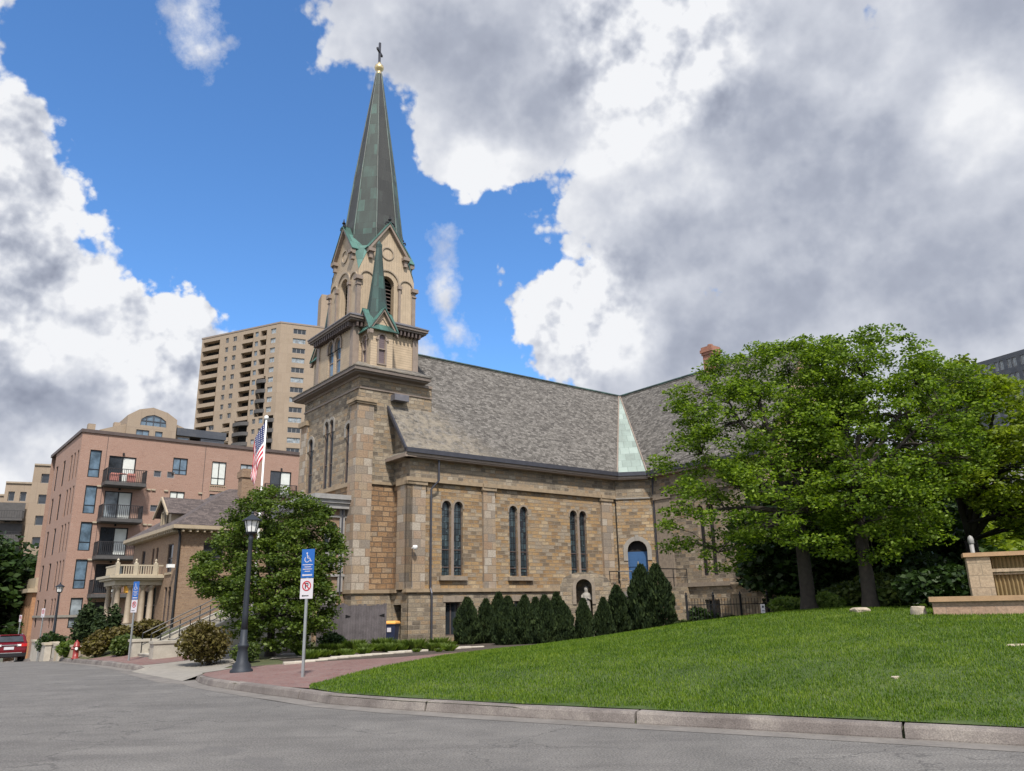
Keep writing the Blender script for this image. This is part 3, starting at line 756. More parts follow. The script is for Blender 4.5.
# --- transept west wall: u runs towards -t
TX = 14.25 + LC * cu.x; TY = LC * cu.y
FT = Face((TX, TY, 0), (0, -1, 0), (-1, 0, 0))
TL = 7.9
tw = [(3.3, 3.75), (3.95, 4.4), (6.85, 7.3), (7.5, 7.95)]
w = MB(); FT.panel(w, rect(0, TL, 2.4, 7.66), [arch(a, b2, 2.95, 6.8) for a, b2 in tw], .28); pb('transept_wall', w, 'stone_grey')
w = MB(); FT.panel(w, rect(0, TL, 7.66, 9.0), [], d=.03); FT.panel(w, rect(0, TL, -1.5, 2.42), [rect(3.4, 4.4, .3, 1.7), rect(7, 8, .3, 1.7)], .3, .08); pb('transept_base_wall', w, 'stone_grey')
w = MB(); FT.box(w, 0, TL, -.1, .22, 2.40, 2.62); FT.box(w, 0, TL, -.1, .1, 7.6, 7.7); FT.box(w, .3, 1.45, -.05, .06, 2.6, 7.5); FT.box(w, .22, 1.53, -.05, .13, 7.45, 7.78); pb('transept_trim', w, 'arch_stone')
for a, b2 in tw: lancet(FT, a, b2, 2.95, 6.8, 'dark_glass', .24, t=.045)
for a in (3.4, 7.0): lancet(FT, a, a + 1, .3, 1.7, 'dark_glass', .25, arched=False)
FE = Face((TX, TY - TL, 0), (1, 0, 0), (0, -1, 0))
tc = 20.38; WT = 2 * (tc - TX)
w = MB(); FE.panel(w, [(0, -1.5), (WT, -1.5), (WT, 9), (WT / 2, 15.9), (0, 9)], [arch(WT / 2 - 1.2, WT / 2 + 1.2, 3.2, 9.0)], .3); pb('transept_gable', w, 'stone')
lancet(FE, WT / 2 - 1.2, WT / 2 + 1.2, 3.2, 9.0, 'dark_glass', .25, t=.12, mull=(.33, .66))
w = MB(); w.box(TX + WT - .3, TX + WT, TY - TL + .01, 12, -1.5, 9.0); w.box(TX + WT - 2, TX + WT + 10, 4 - 4.7, 10.5, -1.5, 8.5); pb('east_wall', w, 'stone_grey')
w = MB(); w.box(2.1, 15.5, 10, 10.3, -1.5, 9); pb('north_wall', w, 'stone')

# --- roofs
EZ, RZ, RY = 9.13, 16.05, 5.0
sl = (RZ - EZ) / (RY + .42)
def slab(mb, quad, th=.14):
    q = [Vector(p) for p in quad]; n = (q[1] - q[0]).cross(q[2] - q[0]).normalized()
    if n.z < 0: n = -n
    mb.prism(q, -n * th)
w = MB()
vt = (TX - .42, 0, 0)
ya = -.42; xa = 14.25 - .17
# nave south slope with its copper-filled corner cut out
slab(w, [(-.42, ya, EZ), (xa, ya, EZ), (tc - .1, RY, RZ), (-.42, RY, RZ)])
xo = TX - .42                              # transept eave line
yb = TY - .17
slab(w, [(xo, yb, EZ), (xo, TY - TL - .5, EZ), (tc, TY - TL - .5, RZ), (tc, RY, RZ)])
slab(w, [(2 * tc - xo, TY - TL - .5, EZ), (2 * tc - xo, 12, EZ), (tc, 12, RZ), (tc, TY - TL - .5, RZ)])
slab(w, [(-.42, 2 * RY - ya, EZ), (tc, 2 * RY - ya, EZ), (tc, RY, RZ), (-.42, RY, RZ)])
roof = pb('roof', w, 'slate_roof')
w = MB(); slab(w, [(xa + .02, ya, EZ + .03), (xo, yb + .02, EZ + .03), (tc - .05, RY, RZ + .03), (tc - .15, RY, RZ + .03)], .06)
cpn = w.build('copper_valley', 'pale_copper', roof)
w = MB()
w.tube([(xa - .0, ya, EZ + .06), (tc - .12, RY, RZ + .06)], .05, 6); w.tube([(xo, yb, EZ + .06), (tc, RY, RZ + .06)], .05, 6); w.build('valley_flashing', 'tan_trim', roof)
w = MB(); w.tube([(1.6, RY, RZ + .03), (tc, RY, RZ + .03)], .09, 6); w.tube([(tc, 12, RZ + .03), (tc, TY - TL - .5, RZ + .03)], .09, 6); w.build('ridge_cap', 'old_copper', roof)
# gutters and soffits
w = MB()
w.box(-.50, xa, ya - .14, ya + .10, EZ - .20, EZ + .03)
E1 = Vector((xa, ya, 0)); E2 = Vector((xo, yb, 0)); FG = Face(E1, E2 - E1, (-(E2 - E1).y * -1, 0, 0)) if False else None
dv = (E2 - E1).normalized(); nv = Vector((dv.y, -dv.x, 0)); Lc2 = (E2 - E1).length
FG = Face(E1, dv, nv)
FG.box(w, -.05, Lc2 + .05, -.1, .14, EZ - .20, EZ + .03)
FG2 = Face((xo, yb, 0), (0, -1, 0), (-1, 0, 0)); FG2.box(w, 0, TL + .3, -.1, .14, EZ - .20, EZ + .03)
w.build('gutter', 'gutter_metal', roof)
w = MB(); w.box(-.52, xa, ya - .05, ya + .02, EZ - .33, EZ - .19); w.box(-.48, xa, ya, .1, EZ - .40, EZ - .34)
FG.box(w, -.03, Lc2 + .03, -.02, .05, EZ - .33, EZ - .19); FG.box(w, -.03, Lc2 + .03, -.5, 0, EZ - .40, EZ - .34)
FG2.box(w, 0, TL + .3, -.5, .05, EZ - .33, EZ - .20)
w.box(-.55, -.42, ya - .05, 1.55, EZ - .42, EZ - .26); w.box(-.5, .1, ya - .03, 1.55, EZ - .40, EZ - .36)
w.build('eave_board', 'tan_trim', roof)
# sloping verge board at the west end, small pent roof over it
w = MB(); w.prism([(-.5, -.42, EZ), (-.5, 1.62, EZ + sl * 2.04), (-.5, 1.62, EZ + sl * 2.04 - .25), (-.5, -.42, EZ - .25)], (.1, 0, 0)); w.build('verge_board', 'gutter_metal', roof)
w = MB(); slab(w, [(-.55, -.45, EZ - .25), (-.55, 1.6, EZ - .25), (0, 1.6, EZ + .1), (0, 0, EZ + .1)], .05); w.build('pent_strip', 'slate_roof', roof)
w = MB(); w.box(-.30, .55, 1.15, 1.65, 11.95, 12.28); w.build('flashing_hood', 'lead_grey', roof)
# chimney
ct = thing('x', None, None) if False else None
w = MB(); cx, cy = 20.4, -3.3
w.box(cx - .40, cx + .40, cy - .36, cy + .36, 14.5, 17.1); w.box(cx - .46, cx + .46, cy - .42, cy + .42, 16.95, 17.12); w.box(cx - .52, cx + .52, cy - .48, cy + .48, 17.12, 17.32); w.box(cx - .46, cx + .46, cy - .42, cy + .42, 17.32, 17.5); w.lathe((cx, cy, 17.5), [(.16, 0), (.18, .2), (.13, .22)], 10)
w.build('chimney', 'red_brick', roof)

# --- stone stage of the tower
TN0, TN1, TT0, TT1 = -2.1, 2.2, 1.6, 8.4
FF = Face((TN0, 0, 0), (0, 1, 0), (-1, 0, 0))          # front, u = t
FR = Face((0, TT0, 0), (1, 0, 0), (0, -1, 0))          # side, u = n
fw = [(6.95, 7.55), (4.42, 4.88), (5.05, 5.5), (2.33, 2.93)]
w = MB(); FF.panel(w, rect(TT0, TT1, 7.55, 13.1), [arch(fw[0][0], fw[0][1], 7.7, 10.75), arch(fw[1][0], fw[1][1], 7.7, 11.35), arch(fw[2][0], fw[2][1], 7.7, 11.35), arch(fw[3][0], fw[3][1], 7.7, 10.75)], .13)
FR.panel(w, rect(TN0, TN1, 7.55, 13.1), [])
w.box(TN1 - .02, TN1, TT0, TT1, 7, 13.1); w.box(TN0, TN1, TT1 - .02, TT1, -1, 13.1)
tower = pb('tower_upper_wall', w, 'stone_grey')
w = MB(); FF.panel(w, rect(TT0, TT1, 2.3, 7.6), [], d=-.02); FR.panel(w, rect(TN0, .05, 2.3, 7.6), [], d=-.02); pb('tower_middle_wall', w, 'stone_orange')
w = MB(); FF.panel(w, rect(TT0 - .06, TT1, -1.5, 2.32), [], d=.06); FR.panel(w, rect(TN0 - .06, .05, -1.5, 2.32), [], d=.06); pb('tower_base_wall', w, 'stone_grey')
w = MB()
FF.box(w, TT0 - .12, TT0 + .72, -.1, .12, 2.46, 11.6); FR.box(w, TN0 - .118, TN0 + .80, -.1, .118, 2.46, 11.6)
FF.box(w, TT1 - .72, TT1 + .12, -.1, .12, 2.46, 11.6)
pb('corner_pier', w, 'ashlar_block')
w = MB()
FF.box(w, TT0 - .2, TT0 + .80, -.1, .20, 11.58, 11.68); FR.box(w, TN0 - .2, TN0 + .86, -.1, .198, 11.58, 11.68)
FF.box(w, TT0 - .26, TT0 + .86, -.1, .26, 11.68, 11.86); FR.box(w, TN0 - .26, TN0 + .92, -.1, .258, 11.68, 11.86)
FF.box(w, TT1 - .8, TT1 + .25, -.1, .25, 11.6, 11.86)
FF.box(w, TT0 + .72, TT1 - .72, -.05, .12, 7.46, 7.66); FR.box(w, TN0 + .8, .0, -.05, .07, 7.56, 7.70)
pb('pier_cap', w, 'stone_trim')
w = MB(); FF.box(w, TT0 - .15, TT1, -.1, .15, 2.30, 2.47); FR.box(w, TN0 - .148, .0, -.1, .148, 2.30, 2.47); pb('belt_course', w, 'stone_trim')
w = MB()
for a, b2 in fw:
    top = 10.75 if a in (6.95, 2.33) else 11.35
    FF.ring(w, arch(a - .14, b2 + .14, top - .7, top + .16), [(a, top - .7), (b2, top - .7)] + arch(a, b2, top - 1, top)[2:], 0, .05)
pb('window_hood', w, 'stone_trim_grey')
for a, b2 in fw: lancet(FF, a, b2, 7.7, 10.75 if a in (6.95, 2.33) else 11.35, 'church_glass', .11, t=.05, framem='brown_trim')
w = MB(); FF.box(w, TT0, TT1, 0, .06, 12.40, 12.48); FR.box(w, TN0, TN1, 0, .058, 12.40, 12.48)
FF.box(w, TT0 - .05, TT1, 0, .08, 12.98, 13.12); FR.box(w, TN0 - .08, TN1, 0, .078, 12.98, 13.12); pb('frieze', w, 'tan_trim')
co = .48
w = MB(); w.box(TN0 - co, TN1 - .5, TT0 - co, TT1 + co, 13.12, 13.2); w.box(TN0 - co - .1, TN1 - .4, TT0 - co - .1, TT1 + co + .1, 13.2, 13.38); cor = pb('cornice', w, 'cornice_shade')
w = MB(); w.box(TN0 - co - .14, TN1 - .36, TT0 - co - .14, TT1 + co + .14, 13.38, 13.43)
a0, a1, b0, b1 = TN0 - co - .1, TN1 - .4, TT0 - co - .1, TT1 + co + .1
w.loft([[Vector((a0, b0, 13.43)), Vector((a1, b0, 13.43)), Vector((a1, b1, 13.43)), Vector((a0, b1, 13.43))], [Vector((-1.9, 2.2, 14.02)), Vector((1.75, 2.2, 14.02)), Vector((1.75, 7.9, 14.02)), Vector((-1.9, 7.9, 14.02))]])
w.build('skirt_roof', 'slate_roof', cor)

# --- timber stage
BN0, BN1, BT0, BT1 = -1.95, 1.95, 2.8, 7.3
FB = Face((BN0, 0, 0), (0, 1, 0), (-1, 0, 0)); FBs = Face((0, BT0, 0), (1, 0, 0), (0, -1, 0))
bwn = [(5.95, 6.55), (4.3, 5.1)]
bwn = [(5.2, 5.85), (4.3, 4.95)]
w = MB(); FB.panel(w, rect(BT0, BT1, 13.4, 16.4), [arch(a, b2, 13.75, 16.0) for a, b2 in bwn], .2); FBs.panel(w, rect(BN0, BN1, 13.4, 16.4), []); w.box(BN1 - .02, BN1, BT0, BT1, 13.4, 16.4); w.box(BN0, BN1, BT1 - .02, BT1, 13.4, 16.4)
stage = pb('timber_stage', w, 'tan_siding')
for a, b2 in bwn: lancet(FB, a, b2, 13.75, 16.0, 'blue_glass', .12, stage, 'tan_trim', t=.05, bars=(.45,))
w = MB()
for a, b2 in bwn: FB.ring(w, arch(a - .13, b2 + .13, 15.3, 16.14), [(a, 15.3), (b2, 15.3)] + arch(a, b2, 15, 16.0)[2:], 0, .07)
FB.box(w, BT0 - .05, BT0 + .3, -.05, .06, 13.6, 16.3); FB.box(w, BT1 - .3, BT1 + .05, -.05, .06, 13.6, 16.3)
FBs.box(w, BN0 - .058, BN0 + .3, -.05, .058, 13.6, 16.3); FBs.box(w, BN1 - .3, BN1 + .05, -.05, .058, 13.6, 16.3)
w.build('corner_board', 'tan_trim', stage)
w = MB(); co = .38
w.box(BN0 - co, BN1 + co, BT0 - co, BT1 + co, 16.36, 16.46); w.box(BN0 - co - .08, BN1 + co + .08, BT0 - co - .08, BT1 + co + .08, 16.46, 16.60); cor2 = w.build('upper_cornice', 'cornice_shade', church)
w = MB()
k = BT0
while k < BT1: FB.box(w, k, k + .10, 0, .34, 16.08, 16.36); k += .24
k = BN0
while k < BN1: FBs.box(w, k, k + .10, 0, .338, 16.08, 16.36); k += .24
w.build('cornice_brackets', 'brown_trim', cor2)
w = MB(); w.box(BN0 - co - .12, BN1 + co + .12, BT0 - co - .12, BT1 + co + .12, 16.6, 16.66)
w.loft([[Vector((BN0 - co - .1, BT0 - co - .1, 16.66)), Vector((BN1 + co + .1, BT0 - co - .1, 16.66)), Vector((BN1 + co + .1, BT1 + co + .1, 16.66)), Vector((BN0 - co - .1, BT1 + co + .1, 16.66))],
        [Vector((-1.6, 3.25, 17.12)), Vector((2.0, 3.25, 17.12)), Vector((2.0, 6.85, 17.12)), Vector((-1.6, 6.85, 17.12))]])
w.build('skirt_roof', 'lead_grey', cor2)

# --- the gabled corner turrets
def turret(n0, n1, t0, t1, side, nm='corner_turret'):
    """side=-1: stands out towards -t"""
    zt = 15.95; mn, mt = (n0 + n1) / 2, (t0 + t1) / 2; zg = 16.95
    fA = Face((n0, 0, 0), (0, 1, 0), (-1, 0, 0)); ts = t0 if side < 0 else t1
    fB = Face((0, ts, 0), (1, 0, 0), (0, -1 if side < 0 else 1, 0))
    w = MB(); lw = .19
    fA.panel(w, [(t0, 13.4), (t1, 13.4), (t1, zt), (mt, zg), (t0, zt)], [arch(mt - lw, mt + lw, 13.95, 15.55)], .06)
    fB.panel(w, [(n0, 13.4), (n1, 13.4), (n1, zt), (mn, zg), (n0, zt)], [arch(mn - lw, mn + lw, 13.95, 15.55)], .06)
    w.add([(n1, t0, 13.4), (n1, t1, 13.4), (n1, t1, zt), (n1, mt, zg), (n1, t0, zt)], [(0, 1, 2, 3, 4)])
    w.add([(n0, t1 + t0 - ts, 13.4), (n1, t1 + t0 - ts, 13.4), (n1, t1 + t0 - ts, zt), (mn, t1 + t0 - ts, zg), (n0, t1 + t0 - ts, zt)], [(0, 1, 2, 3, 4)])
    T_ = w.build(nm, 'tan_siding', church)
    for f, m_ in ((fA, mt), (fB, mn)):
        lv = MB(); lv.add([f.P(u, z, -.05) for u, z in arch(m_ - lw, m_ + lw, 13.95, 15.55)], [tuple(range(13))]); lo = lv.build('louver', 'louver_slats', T_)
        w = MB(); f.ring(w, arch(m_ - lw - .09, m_ + lw + .09, 13.88, 15.64), arch(m_ - lw, m_ + lw, 13.95, 15.55), 0, .05)
        f.box(w, m_ - lw - .18, m_ - lw + .0, 0, .08, 15.22, 15.32); f.box(w, m_ + lw, m_ + lw + .18, 0, .08, 15.22, 15.32); f.box(w, m_ - lw, m_ + lw, -.05, .03, 14.72, 14.78)
        # small triangle moulding
        hw = (t1 - t0) / 2 if f is fA else (n1 - n0) / 2
        w.build('louver_frame', 'tan_trim', T_)
        w = MB()
        for sg in (-1, 1):
            e0 = (m_ + sg * (hw + .22), zt - .28); e1 = (m_, zg + .08)
            f.poly(w, [e0, e1, (e1[0], e1[1] - .2), (e0[0], e0[1] - .2)] if sg > 0 else [e1, e0, (e0[0], e0[1] - .2), (e1[0], e1[1] - .2)], -.02, .18)
            a_ = (m_ + sg * hw * .55, 15.98); b_ = (m_, 16.52)
            f.poly(w, [a_, b_, (b_[0], b_[1] - .07), (a_[0], a_[1] - .0)], 0, .04)
        f.box(w, m_ - hw * .55, m_ + hw * .55, 0, .04, 15.92, 15.98)
        w.build('gable_trim', 'tan_trim', T_)
    # cross-gable roof in green copper
    w = MB(); o_ = .24
    for (ax, ay), (bx, by) in (((mn, t0 - o_), (mn, t1 + o_)),):
        for sg in (-1, 1):
            e = (n1 if sg > 0 else n0) + sg * o_
            slab(w, [(mn, t0 - o_, zg + .14), (mn, t1 + o_, zg + .14), (e, t1 + o_, zt - .22), (e, t0 - o_, zt - .22)], .05)
    for sg in (-1, 1):
        e = (t1 if sg > 0 else t0) + sg * o_
        slab(w, [(n0 - o_, mt, zg + .145), (n1 + o_, mt, zg + .145), (n1 + o_, e, zt - .215), (n0 - o_, e, zt - .215)], .05)
    w.build('turret_roof', 'green_copper', T_)
    w = MB(); w.lathe((mn, mt, 16.3), [(.66, 0), (.60, .45), (.47, 1.5), (.30, 3.0), (.16, 4.55), (.17, 4.6), (.17, 4.75), (.02, 5.0)], 8, PI / 8)
    w.build('spirelet', 'spirelet_copper', T_)
turret(-1.48, -.18, 1.72, 3.0, -1)
turret(-1.48, -.18, 7.1, 8.85, 1)
turret(.9, 2.0, 1.9, 3.0, -1) if False else None

# --- belfry
BC = Vector((.2, 5.05, 0)); HB = 1.77
bel = MB(); lm = MB(); bw_ = MB(); rk = MB(); gr = MB(); cp_ = MB(); void = MB(); col = MB(); fin = MB()
for k in range(4):
    a = k * PI / 2; U = Vector((math.cos(a), math.sin(a), 0)); Wd = Vector((math.sin(a), -math.cos(a), 0))
    f = Face(BC + Wd * HB, U, Wd)
    outl = [(-HB, 17.05), (HB, 17.05), (HB, 19.75), (1.12, 21.35), (0, 22.9), (-1.12, 21.35), (-HB, 19.75)]
    f.panel(bel, outl, [arch(-.47, .47, 17.2, 19.75)], .35)
    # mouldings: one large arch, two small blind ones, a roundel
    for (u, z, r, t) in ((0, 19.35, .80, .09), (-1.24, 19.3, .46, .06), (1.24, 19.3, .46, .06)):
        pts = [(u + r * math.cos(PI * i / 12), z + r * math.sin(PI * i / 12)) for i in range(13)]; ptin = [(u + (r - t) * math.cos(PI * i / 12), z + (r - t) * math.sin(PI * i / 12)) for i in range(13)]
        for i in range(12): f.poly(lm, [pts[i], pts[i + 1], ptin[i + 1], ptin[i]], 0, .07)
    for i in range(20):
        q = [(r * math.cos(2 * PI * j / 20), 21.15 + r * math.sin(2 * PI * j / 20)) for j in (i, i + 1) for r in (.40, .33)]
        f.poly(lm, [q[0], q[2], q[3], q[1]], 0, .06)
    for u in (-.80, .80): f.box(col, u - .07, u + .07, 0, .10, 17.1, 19.1); f.box(col, u - .13, u + .13, 0, .16, 19.1, 19.3)
    f.box(col, HB - .14, HB + .08, -.14, .08, 17.1, 19.1); f.box(col, HB - .2, HB + .2, -.2, .2, 19.1, 19.32); f.box(col, HB - .15, HB + .13, -.15, .13, 18.8, 18.86)
    for sg in (-1, 1):
        e0, e1 = (sg * 1.34, 21.12), (0, 23.05)
        L_ = [e0, e1, (0, e1[1] - .26), (e0[0] - sg * .02, e0[1] - .26)]
        f.poly(rk, L_, 0, .22); f.box(bw_, sg * 1.12 - .2, sg * 1.12 + .2, 0, .3, 20.92, 21.12)
        f.box(bw_, sg * 1.12 - .1, sg * 1.12 + .1, 0, .18, 20.55, 20.92)
        slab(gr, [f.P(0, 23.08, .26), f.P(0, 23.08, -1.2), f.P(sg * 1.40, 21.14, -.9), f.P(sg * 1.40, 21.14, .26)], .05)
    c0 = BC + Wd * HB + U * HB
    cp_.add([c0 + Vector((0, 0, 19.75)) + (U + Wd) * .02, f.P(1.12, 21.38, .02), BC + U * HB + Wd * 1.12 + U * .02 + Vector((0, 0, 21.38))], [(0, 1, 2)])
    fin.lathe(tuple(f.P(0, 23.0, .18)), [(.05, 0), (.05, .15), (.12, .22), (.05, .32), (.02, .5)], 6)
    fin.tube([f.P(-.02, 23.05, .2), f.P(-.25, 23.0, .22), f.P(-.3, 22.85, .22)], .05, 5); fin.tube([f.P(.02, 23.05, .2), f.P(.25, 23.0, .22), f.P(.3, 22.85, .22)], .05, 5)
    for i in range(11): void.v  # louvers inside the opening
    for z in np.arange(17.3, 19.6, .22): void.prism([f.P(-.46, z, -.34), f.P(.46, z, -.34), f.P(.46, z + .12, -.5), f.P(-.46, z + .12, -.5)], (0, 0, .03))
belfry = bel.build('belfry', 'tan_boards', church, fix=False)
lm.build('arch_moulding', 'tan_trim_light', belfry); col.build('column', 'tan_trim', belfry); rk.build('gable_board', 'tan_trim', belfry)
bw_.build('gable_bracket', 'tan_trim', belfry); gr.build('gable_roof', 'green_copper', belfry); cp_.build('broach', 'green_copper', belfry, fix=False); fin.build('finial', 'black_metal', belfry)
void.build('belfry_louver', 'brown_trim', belfry)
w = MB(); w.box(BC.x - 1.1, BC.x + 1.1, BC.y - 1.1, BC.y + 1.1, 17.0, 21.4); w.build('inner_core', 'dark_void', belfry)
# --- spire: eight copper faces with rolled hips
prof = [(1.66, 20.9), (1.66, 21.4), (1.62, 22.7), (1.18, 26.7), (.62, 31.0), (.16, 34.45)]
fcs = [MB(), MB()]; hips = MB()
def oct_(r, z, j): 
    a = PI / 8 + j * PI / 4; return Vector((BC.x + r * math.cos(a) / math.cos(PI / 8) * .98, BC.y + r * math.sin(a) / math.cos(PI / 8) * .98, z))
for j in range(8):
    for (r0, z0), (r1, z1) in zip(prof, prof[1:]):
        fcs[j % 2].add([oct_(r0, z0, j), oct_(r0, z0, j + 1), oct_(r1, z1, j + 1), oct_(r1, z1, j)], [(0, 1, 2, 3)])
    hips.tube([oct_(r, z, j) for r, z in prof], [.05, .05, .05, .045, .035, .03], 6)
spire = fcs[0].build('spire', 'old_copper', church); fcs[1].build('spire_face', 'copper_face_brown', spire); hips.build('spire_hip', 'old_copper', spire)
w = MB(); w.lathe((BC.x, BC.y, 34.3), [(.17, 0), (.2, .1), (.12, .2), (.16, .3), (.27, .42), (.30, .55), (.27, .68), (.14, .8), (.1, .9), (.05, 1.0)], 16); w.build('orb', 'brass', spire, True)
w = MB(); w.box(BC.x - .06, BC.x + .06, BC.y - .06, BC.y + .06, 35.2, 36.75)
am = Matrix.Rotation(math.radians(40), 4, 'Z'); 
for z in (35.98,):
    w.box(-.42, .42, -.055, .055, z, z + .13, Matrix.Translation((BC.x, BC.y, 0)) @ am)
w.build('cross', 'gutter_metal', spire)

# --- front vestibule (low porch in front of the tower)
FP = Face((0, 2.35, 0), (1, 0, 0), (0, -1, 0)); FPf = Face((-3.6, 0, 0), (0, 1, 0), (-1, 0, 0))
w = MB(); FP.panel(w, rect(-3.6, -2.1, -1.5, 6.3), [arch(-3.3, -2.6, 3.4, 5.7), rect(-3.4, -2.7, .2, 1.6)], .25); FPf.panel(w, rect(2.35, 7.6, -1.5, 6.3), [arch(4.0, 6.0, .8, 4.8)], .4); w.box(-3.6, -2.1, 7.58, 7.6, -1.5, 6.3)
ves = pb('vestibule', w, 'tan_brick')
w = MB(); w.box(-3.9, -2.1, 2.0, 7.95, 6.3, 6.55); w.box(-4.0, -2.1, 1.9, 8.05, 6.55, 6.72); w.box(-4.1, -2.1, 1.8, 8.15, 6.72, 6.95); FP.box(w, -3.65, -2.1, 0, .1, 5.9, 6.0); FP.box(w, -3.65, -2.1, 0, .12, 3.1, 3.22); FP.box(w, -2.55, -2.3, 0, .1, 2.4, 6.3)
w.build('vestibule_cornice', 'grey_trim', ves)
w = MB(); FP.box(w, -3.65, -2.6, 0, .15, 1.85, 2.4); w.build('water_table', 'stone_trim_grey', ves)
lancet(FP, -3.3, -2.6, 3.4, 5.7, 'dark_glass', .2, ves, 'grey_trim', t=.08, mull=(.5,)); lancet(FP, -3.4, -2.7, .2, 1.6, 'dark_glass', .2, ves, 'brown_trim', arched=False)
w = MB(); FPf.box(w, 4.0, 6.0, -.38, -.33, .8, 4.8); w.build('front_door', 'brown_trim', ves)
w = MB(); w.tube([(-2.45, 2.22, 6.3), (-2.45, 2.22, .3)], .04); w.build('downspout', 'gutter_metal', ves)

# security camera on the wall
t = thing('security_camera', 'small white security camera on the left corner buttress of the church wall', 'security camera', CW(.15, -.03, 4.35), CH_R)
w = MB(); w.tube([(0, 0, 0), (0, -.25, .03)], .03, 6); w.build('bracket', 'white_paint', t)
w = MB(); w.lathe((0, -.3, -.1), [(.02, 0), (.08, .02), (.11, .08), (.12, .13), (.12, .19), (.08, .22)], 12); w.build('housing', 'white_paint', t, True)
w = MB(); w.tube([(0, -.03, -.1), (0, -.03, -1.8)], .012, 5); w.build('cable', 'gutter_metal', t)


# ------------------------------------------------------------------ vegetation builders
def leaves_mesh(name, C, R, n_per, size, mat, parent=None, flat=.5, droop=0.0, elong=1.6, rnd=None, up=.3, n=None):
    """many small folded leaves scattered in clusters: C (k,3) centres, R (k,3) radii"""
    rg = rnd or rng
    C = np.asarray(C, float); R = np.asarray(R, float); k = len(C)
    idx = np.repeat(np.arange(k), n_per); N_ = len(idx)
    d = rg.normal(size=(N_, 3)); d /= np.linalg.norm(d, axis=1)[:, None]
    rad = rg.random(N_) ** .45
    P = C[idx] + d * rad[:, None] * R[idx]
    P[:, 2] -= droop * (rad ** 2) * R[idx][:, 0]
    a = rg.normal(size=(N_, 3)); a[:, 2] *= flat; a[:, 2] -= droop * .5; a /= np.linalg.norm(a, axis=1)[:, None]
    b_ = rg.normal(size=(N_, 3)); b_[:, 2] *= .6; b_ = np.cross(a, np.cross(b_ + np.array([0, 0, 0]), a)); 
    nrm = rg.normal(size=(N_, 3)) * .6 + d * .5 + np.array([0, 0, up]); w_ = np.cross(a, nrm); w_ /= np.maximum(np.linalg.norm(w_, axis=1), 1e-6)[:, None]
    s = size * (.6 + .8 * rg.random(N_))[:, None]
    L = a * s * elong * .5; W_ = w_ * s * .5
    V = np.stack([P - L, P + W_, P + L, P - W_], 1).reshape(-1, 3)
    me = bpy.data.meshes.new(name)
    me.vertices.add(len(V)); me.vertices.foreach_set('co', V.astype(np.float32).ravel())
    me.loops.add(len(V)); me.loops.foreach_set('vertex_index', np.arange(len(V), dtype=np.int32))
    me.polygons.add(N_); me.polygons.foreach_set('loop_start', np.arange(0, 4 * N_, 4, dtype=np.int32)); me.polygons.foreach_set('loop_total', np.full(N_, 4, dtype=np.int32))
    me.update(); me.validate()
    return link(name, me, mat, parent)

